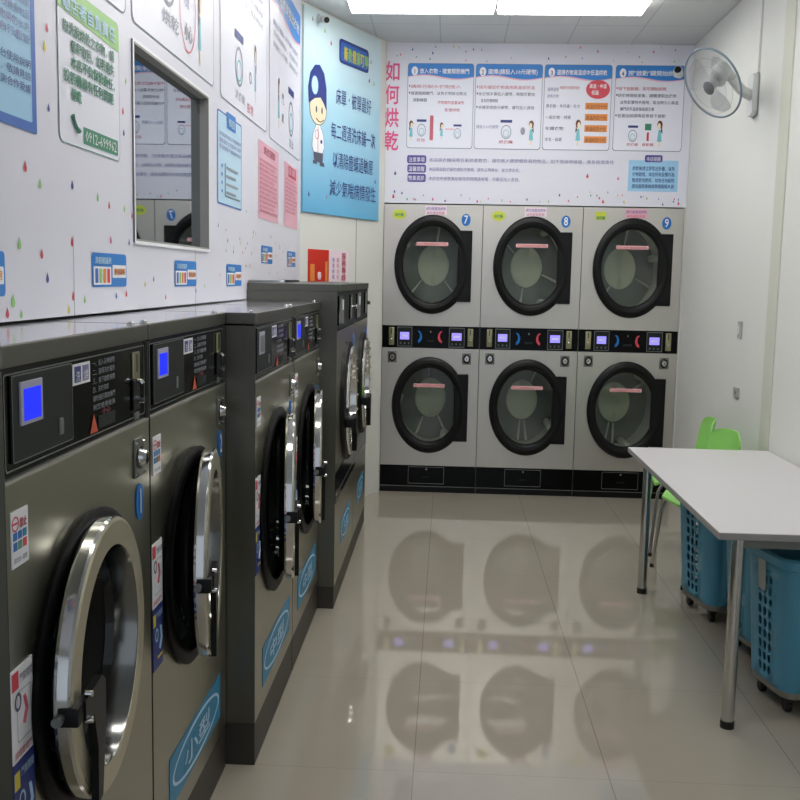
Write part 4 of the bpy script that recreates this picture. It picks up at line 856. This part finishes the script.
# ================================================================ LAUNDRY BASKETS ON WHEELED DOLLIES
def basket(x0, x1, y0, y1, label, tagm=False):
    z0, z1 = .090, .60
    cx, cy = (x0+x1)/2, (y0+y1)/2
    t = thing('laundry_basket', (cx, cy, z0), label, 'laundry basket', 'blue laundry baskets under the table')
    hx, hy = (x1-x0)/2, (y1-y0)/2
    def loop(s):                                    # rounded rectangle, tapering to the bottom
        k = .86+.14*s; a, b = hx*k, hy*k; rx, ry = .055, .07
        pts = []
        for sx, sy, q in ((1, 1, 0), (-1, 1, 1), (-1, -1, 2), (1, -1, 3)):
            for i in range(5):
                an = (q+i/4)*PI/2; pts.append((cx+sx*(a-rx)+rx*math.cos(an), cy+sy*(b-ry)+ry*math.sin(an)))
        return pts
    def wallpt(c, s):                               # c: 0..4 around, one unit per side (corner arcs at the ends)
        pts = loop(s); n = len(pts); side = int(c) % 4; fr = c-int(c)
        a = Vector(pts[(side*5+4) % n]); b = Vector(pts[(side*5+5) % n]); p = a+(b-a)*fr
        return Vector((p.x, p.y, z0+(z1-z0)*s))
    mb = MB(); m = M['basket']
    rows = [0, .05]+[.05+.79*i/9 for i in range(1, 10)]+[.88, 1.0]
    for side in range(4):
        L = (hx if side % 2 == 0 else hy)*2-.12; nc = max(5, int(L/(.033 if side % 2 == 0 else .052)))
        for j in range(len(rows)-1):
            s0, s1 = rows[j], rows[j+1]
            for i in range(nc):
                c0, c1 = side+i/nc, side+(i+1)/nc
                if side+1e-9 > c0: c0 = side+1e-6
                if i == nc-1: c1 = side+1-1e-6
                holed = 1 <= j <= 9 and 0 < i < nc-1
                o4 = [wallpt(c0, s0), wallpt(c1, s0), wallpt(c1, s1), wallpt(c0, s1)]
                if not holed: mb.add(o4, [(0, 1, 2, 3)], m); continue
                sh = .12 if j % 2 else -.12
                inn = []
                for q in range(8):
                    an = PI/8+q*PI/4; inn.append(wallpt(c0+(c1-c0)*(.5+.36*math.cos(an)+sh*.3), s0+(s1-s0)*(.5+.42*math.sin(an))))
                mid = [(o4[0]+o4[1])/2, (o4[1]+o4[2])/2, (o4[2]+o4[3])/2, (o4[3]+o4[0])/2]
                ov = [o4[2], mid[2], o4[3], mid[3], o4[0], mid[0], o4[1], mid[1]]
                # inner order starts at 22.5deg (right-up), going counter-clockwise
                fs = []
                for q in range(8):
                    fs.append((q, (q+1) % 8, 8+(q+1) % 8, 8+q))
                mb.add(ov+inn, fs, m)
        # corner
        for j in range(len(rows)-1):
            for i in range(4):
                k = ((side+1) % 4)*5+i
                q = []
                for s, e in ((rows[j], 0), (rows[j], 1), (rows[j+1], 1), (rows[j+1], 0)):
                    p = loop(s)[k+e]; q.append(Vector((p[0], p[1], z0+(z1-z0)*s)))
                mb.add(q, [(0, 1, 2, 3)], m)
    bl = loop(0); mb.add([(p[0], p[1], z0) for p in bl], [range(len(bl))], m)
    o = mb.build('basket_body', t, True, 1.2)
    sol = o.modifiers.new('thickness', 'SOLIDIFY'); sol.thickness = .003; sol.offset = -1
    mb = MB(); lp = [Vector((p[0], p[1], z1)) for p in loop(1.0)]
    ring = [Vector((cx+(p.x-cx)*1.02, cy+(p.y-cy)*1.02, z1)) for p in lp]
    prof = [(0, -.035), (.014, -.03), (.016, .0), (.008, .008), (-.006, .006), (-.006, -.035)]
    vs = []; n = len(lp)
    for p in lp:
        d = Vector((p.x-cx, p.y-cy, 0)).normalized()
        vs += [p+d*a+Vector((0, 0, b)) for a, b in prof]
    k = len(prof); mb.add(vs, [(i*k+j, ((i+1) % n)*k+j, ((i+1) % n)*k+(j+1) % k, i*k+(j+1) % k) for i in range(n) for j in range(k)], m)
    mb.build('rim', t, True)
    for sgn in (-1, 1):
        mb = MB(); y = cy+sgn*hy*.98
        mb.tube([(cx-.09, y, z1-.005), (cx-.085, y+sgn*.012, z1+.012), (cx-.06, y+sgn*.016, z1+.018), (cx+.06, y+sgn*.016, z1+.018), (cx+.085, y+sgn*.012, z1+.012), (cx+.09, y, z1-.005)], .011, m, 10); mb.build('handle', t, True)
    if tagm:
        a = wallpt(1.0+.32, .70); b = wallpt(1.0+.58, .70); c = wallpt(1.0+.58, .93); d = wallpt(1.0+.32, .93)
        nrm = Vector((-.006, 0, 0)); mb = MB(); mb.add([a+nrm, b+nrm, c+nrm, d+nrm, a+nrm*1.4, b+nrm*1.4, c+nrm*1.4, d+nrm*1.4], [(0, 1, 2, 3), (4, 5, 6, 7), (0, 1, 5, 4), (1, 2, 6, 5), (2, 3, 7, 6), (3, 0, 4, 7)], M['switch']); o = mb.build('paper_tag', t); o['label'] = 'grey tag on the side'
    return t
def dolly(x0, x1, y0, y1, label):
    t = thing('wheeled_dolly', ((x0+x1)/2, (y0+y1)/2, 0), label, 'dolly', 'dollies under the baskets')
    mb = MB(); mb.prism(WORLD, rrect(x0, x1, y0, y1, .05, .06), .064, .088, M['dolly']); mb.build('platform', t, True)
    for x in (x0+.04, x1-.04):
        for y in (y0+.05, y1-.05):
            mb = MB(); mb.box(WORLD, (x-.016, x+.016), (y-.02, y+.02), (.040, .064), M['castor'], .003); c_ = mb.build('castor', t)
            Fw = Frame((x-.012, y, .023), (0, 1, 0), Z, (1, 0, 0))
            MB().lathe(Fw, (0, 0), [(.001, 0), (.019, 0), (.023, .004), (.023, .020), (.019, .024), (.001, .024)], M['castor'], 20).build('wheel', c_, True)
    return t
for k, (x0, x1, y0, y1) in enumerate(((1.225, 1.625, 3.63, 3.98), (1.265, 1.645, 4.14, 4.47), (1.195, 1.60, 4.63, 5.03))):
    w = ('nearest, with a grey tag on its side', 'middle one, mostly hidden behind the nearest', 'farthest, left of the near table leg')[k]
    turn = math.radians((11, 10, 11)[k])
    bk = basket(x0, x1, y0, y1, 'teal blue perforated laundry basket under the table, '+w, k == 0)
    bk.rotation_euler.z = turn
    dl = dolly(x0+.035, x1-.035, y0+.03, y1-.03, 'low wheeled dolly under the '+('nearest blue basket', 'middle blue basket', 'farthest blue basket')[k])
    dl.rotation_euler.z = turn

# ================================================================ WALL FAN
FZ, FY = 2.68, 5.88
fan = thing('wall_fan', (1.70, FY, FZ), 'white wall fan with a round wire cage high on the right wall', 'fan')
mb = MB(); mb.prism(FR, rrect(-FY-.06, -FY+.06, FZ-.14, FZ+.10, .03), .0005, .008, M['fang']); mb.prism(FR, rrect(-FY-.055, -FY+.055, FZ-.135, FZ+.095, .03), .008, .035, M['fanw']); mb.build('wall_bracket', fan, True)
C0 = Vector((1.41, 5.70, 2.688)); nrm = Vector((-.66, -.39, -.64)).normalized()
ux = nrm.cross(Vector((0, 0, 1))).normalized()*-1; vx = nrm.cross(ux)*1
if vx.z < 0: vx = -vx
sq = lambda p: Vector((C0.x+(p.x)*.80, C0.y+p.y, C0.z+p.z))
def fp(a, b, c): return sq(ux*a+vx*b+nrm*c)
class FF(Frame):
    def __init__(s): pass
    def P(s, u, v, w=0.): return fp(u, v, w)
FN = FF(); RF = .215
MB().tube([FR.P(-FY, FZ-.02, .03), FR.P(-FY+.03, FZ, .09), fp(0, -.03, -.15), fp(0, 0, -.11)], [.032, .028, .026, .03], M['fanw'], 14).build('arm', fan, True)
MB().lathe(FN, (0, 0), [(.001, -.15), (.04, -.148), (.058, -.12), (.062, -.06), (.05, -.045), (.001, -.042)], M['fanw'], 28).build('motor_housing', fan, True)
mb = MB()
for k in range(72):
    a = 2*PI*k/72; ca, sa = math.cos(a), math.sin(a)
    mb.tube([fp(RF*.2*ca, RF*.2*sa, .048), fp(RF*.6*ca, RF*.6*sa, .040), fp(RF*.93*ca, RF*.93*sa, .018), fp(RF*ca, RF*sa, 0)], .0006, M['fanw'], 4)
    mb.tube([fp(RF*.25*ca, RF*.25*sa, -.06), fp(RF*.7*ca, RF*.7*sa, -.052), fp(RF*ca, RF*sa, 0)], .0006, M['fanw'], 4)
for rr_, w_ in ((.6, .040), (.8, .03)): mb.tube([fp(RF*rr_*math.cos(2*PI*k/40), RF*rr_*math.sin(2*PI*k/40), w_) for k in range(41)], .0009, M['fang'], 4)
mb.build('cage', fan)
MB().tube([fp(RF*math.cos(2*PI*k/56), RF*math.sin(2*PI*k/56), 0) for k in range(57)], .0062, M['fanring'], 8).build('cage_ring', fan, True)
MB().lathe(FN, (0, 0), [(.001, .054), (.03, .052), (.042, .046), (.001, .044)], M['fanhub'], 24).build('centre_badge', fan, True)
hub = MB().lathe(FN, (0, 0), [(.001, .03), (.03, .028), (.036, .01), (.034, -.03)], M['fang'], 20).build('hub', fan, True)
for k in range(3):
    a0 = 2*PI*k/3+.5; vs, fs = [], []
    for i in range(9):
        r_ = .03+(RF*.86-.03)*i/8; half = .25+.42*math.sin(PI*(.15+.62*i/8))
        for j in range(7):
            an = a0+half*(j/6*2-1); vs.append(fp(r_*math.cos(an), r_*math.sin(an), .018*(j/6*2-1)*(.4+.6*i/8)-.005))
    for i in range(8):
        for j in range(6): fs.append((i*7+j, i*7+j+1, (i+1)*7+j+1, (i+1)*7+j))
    mb = MB(); mb.add(vs, fs, M['blade']); mb.build('blade', fan, True)
cc = thing('cable_cover', (1.70, 5.84, FZ+.1), 'thin white cable cover running up from the wall fan to the ceiling', 'cable cover')
MB().box(FR, (-5.85, -5.835), (FZ+.10, CEIL-.002), (.0005, .012), M['wall'], .002).build('cover_strip', cc)

# ================================================================ SMALL WALL THINGS
sw = thing('wall_switch', (1.70, 5.9, 1.34), 'small grey wall switch on the right wall, the upper of two plates', 'switch')
MB().box(FR, (-5.935, -5.865), (1.29, 1.39), (.0005, .010), M['switch'], .003).build('plate', sw); MB().box(FR, (-5.915, -5.885), (1.315, 1.365), (.010, .014), M['fanw'], .002).build('rocker', sw)
so = thing('wall_socket', (1.70, 5.9, .98), 'small grey wall socket on the right wall above the green chairs', 'socket')
mb = MB(); mb.box(FR, (-5.95, -5.85), (.945, 1.005), (.0005, .010), M['switch'], .003); mb.build('plate', so)
mb = MB()
for u in (-5.91, -5.89): mb.box(FR, (u-.003, u+.003), (.965, .985), (.010, .0105), M['black'])
mb.build('slots', so)
def camera_thing(F, u, v, label, aim, q=1.):
    t = thing('security_camera', F.P(u, v, 0), label, 'security camera', 'security cameras')
    MB().lathe(F, (u, v), [(.001, .02*q), (.03*q, .018*q), (.036*q, .001)], M['fanw'], 20).build('mount', t, True)
    p0 = F.P(u, v, .015*q); p1 = F.P(u, v-.01*q, .05*q)
    MB().tube([p0, p1], .012*q, M['fanw'], 10).build('arm', t, True)
    a = Vector(aim).normalized()*q
    b_ = MB().tube([p1-a*.035, p1-a*.03, p1+a*.05, p1+a*.052], [.018*q, .027*q, .03*q, .026*q], M['fanw'], 18).build('housing', t, True)
    MB().tube([p1+a*.050, p1+a*.0565], [.025*q, .024*q], M['black'], 18).build('lens', t, True)
camera_thing(FB.at(0, 0, .001), 1.585, 3.085, 'small white security camera with black lens at the right end of the back board', (-.35, -.9, .25))
camera_thing(FA.at(0, 0, .016), -.975, 3.215, 'small security camera up by the ceiling over the pale blue notice', (.5, -.8, -.3), .75)
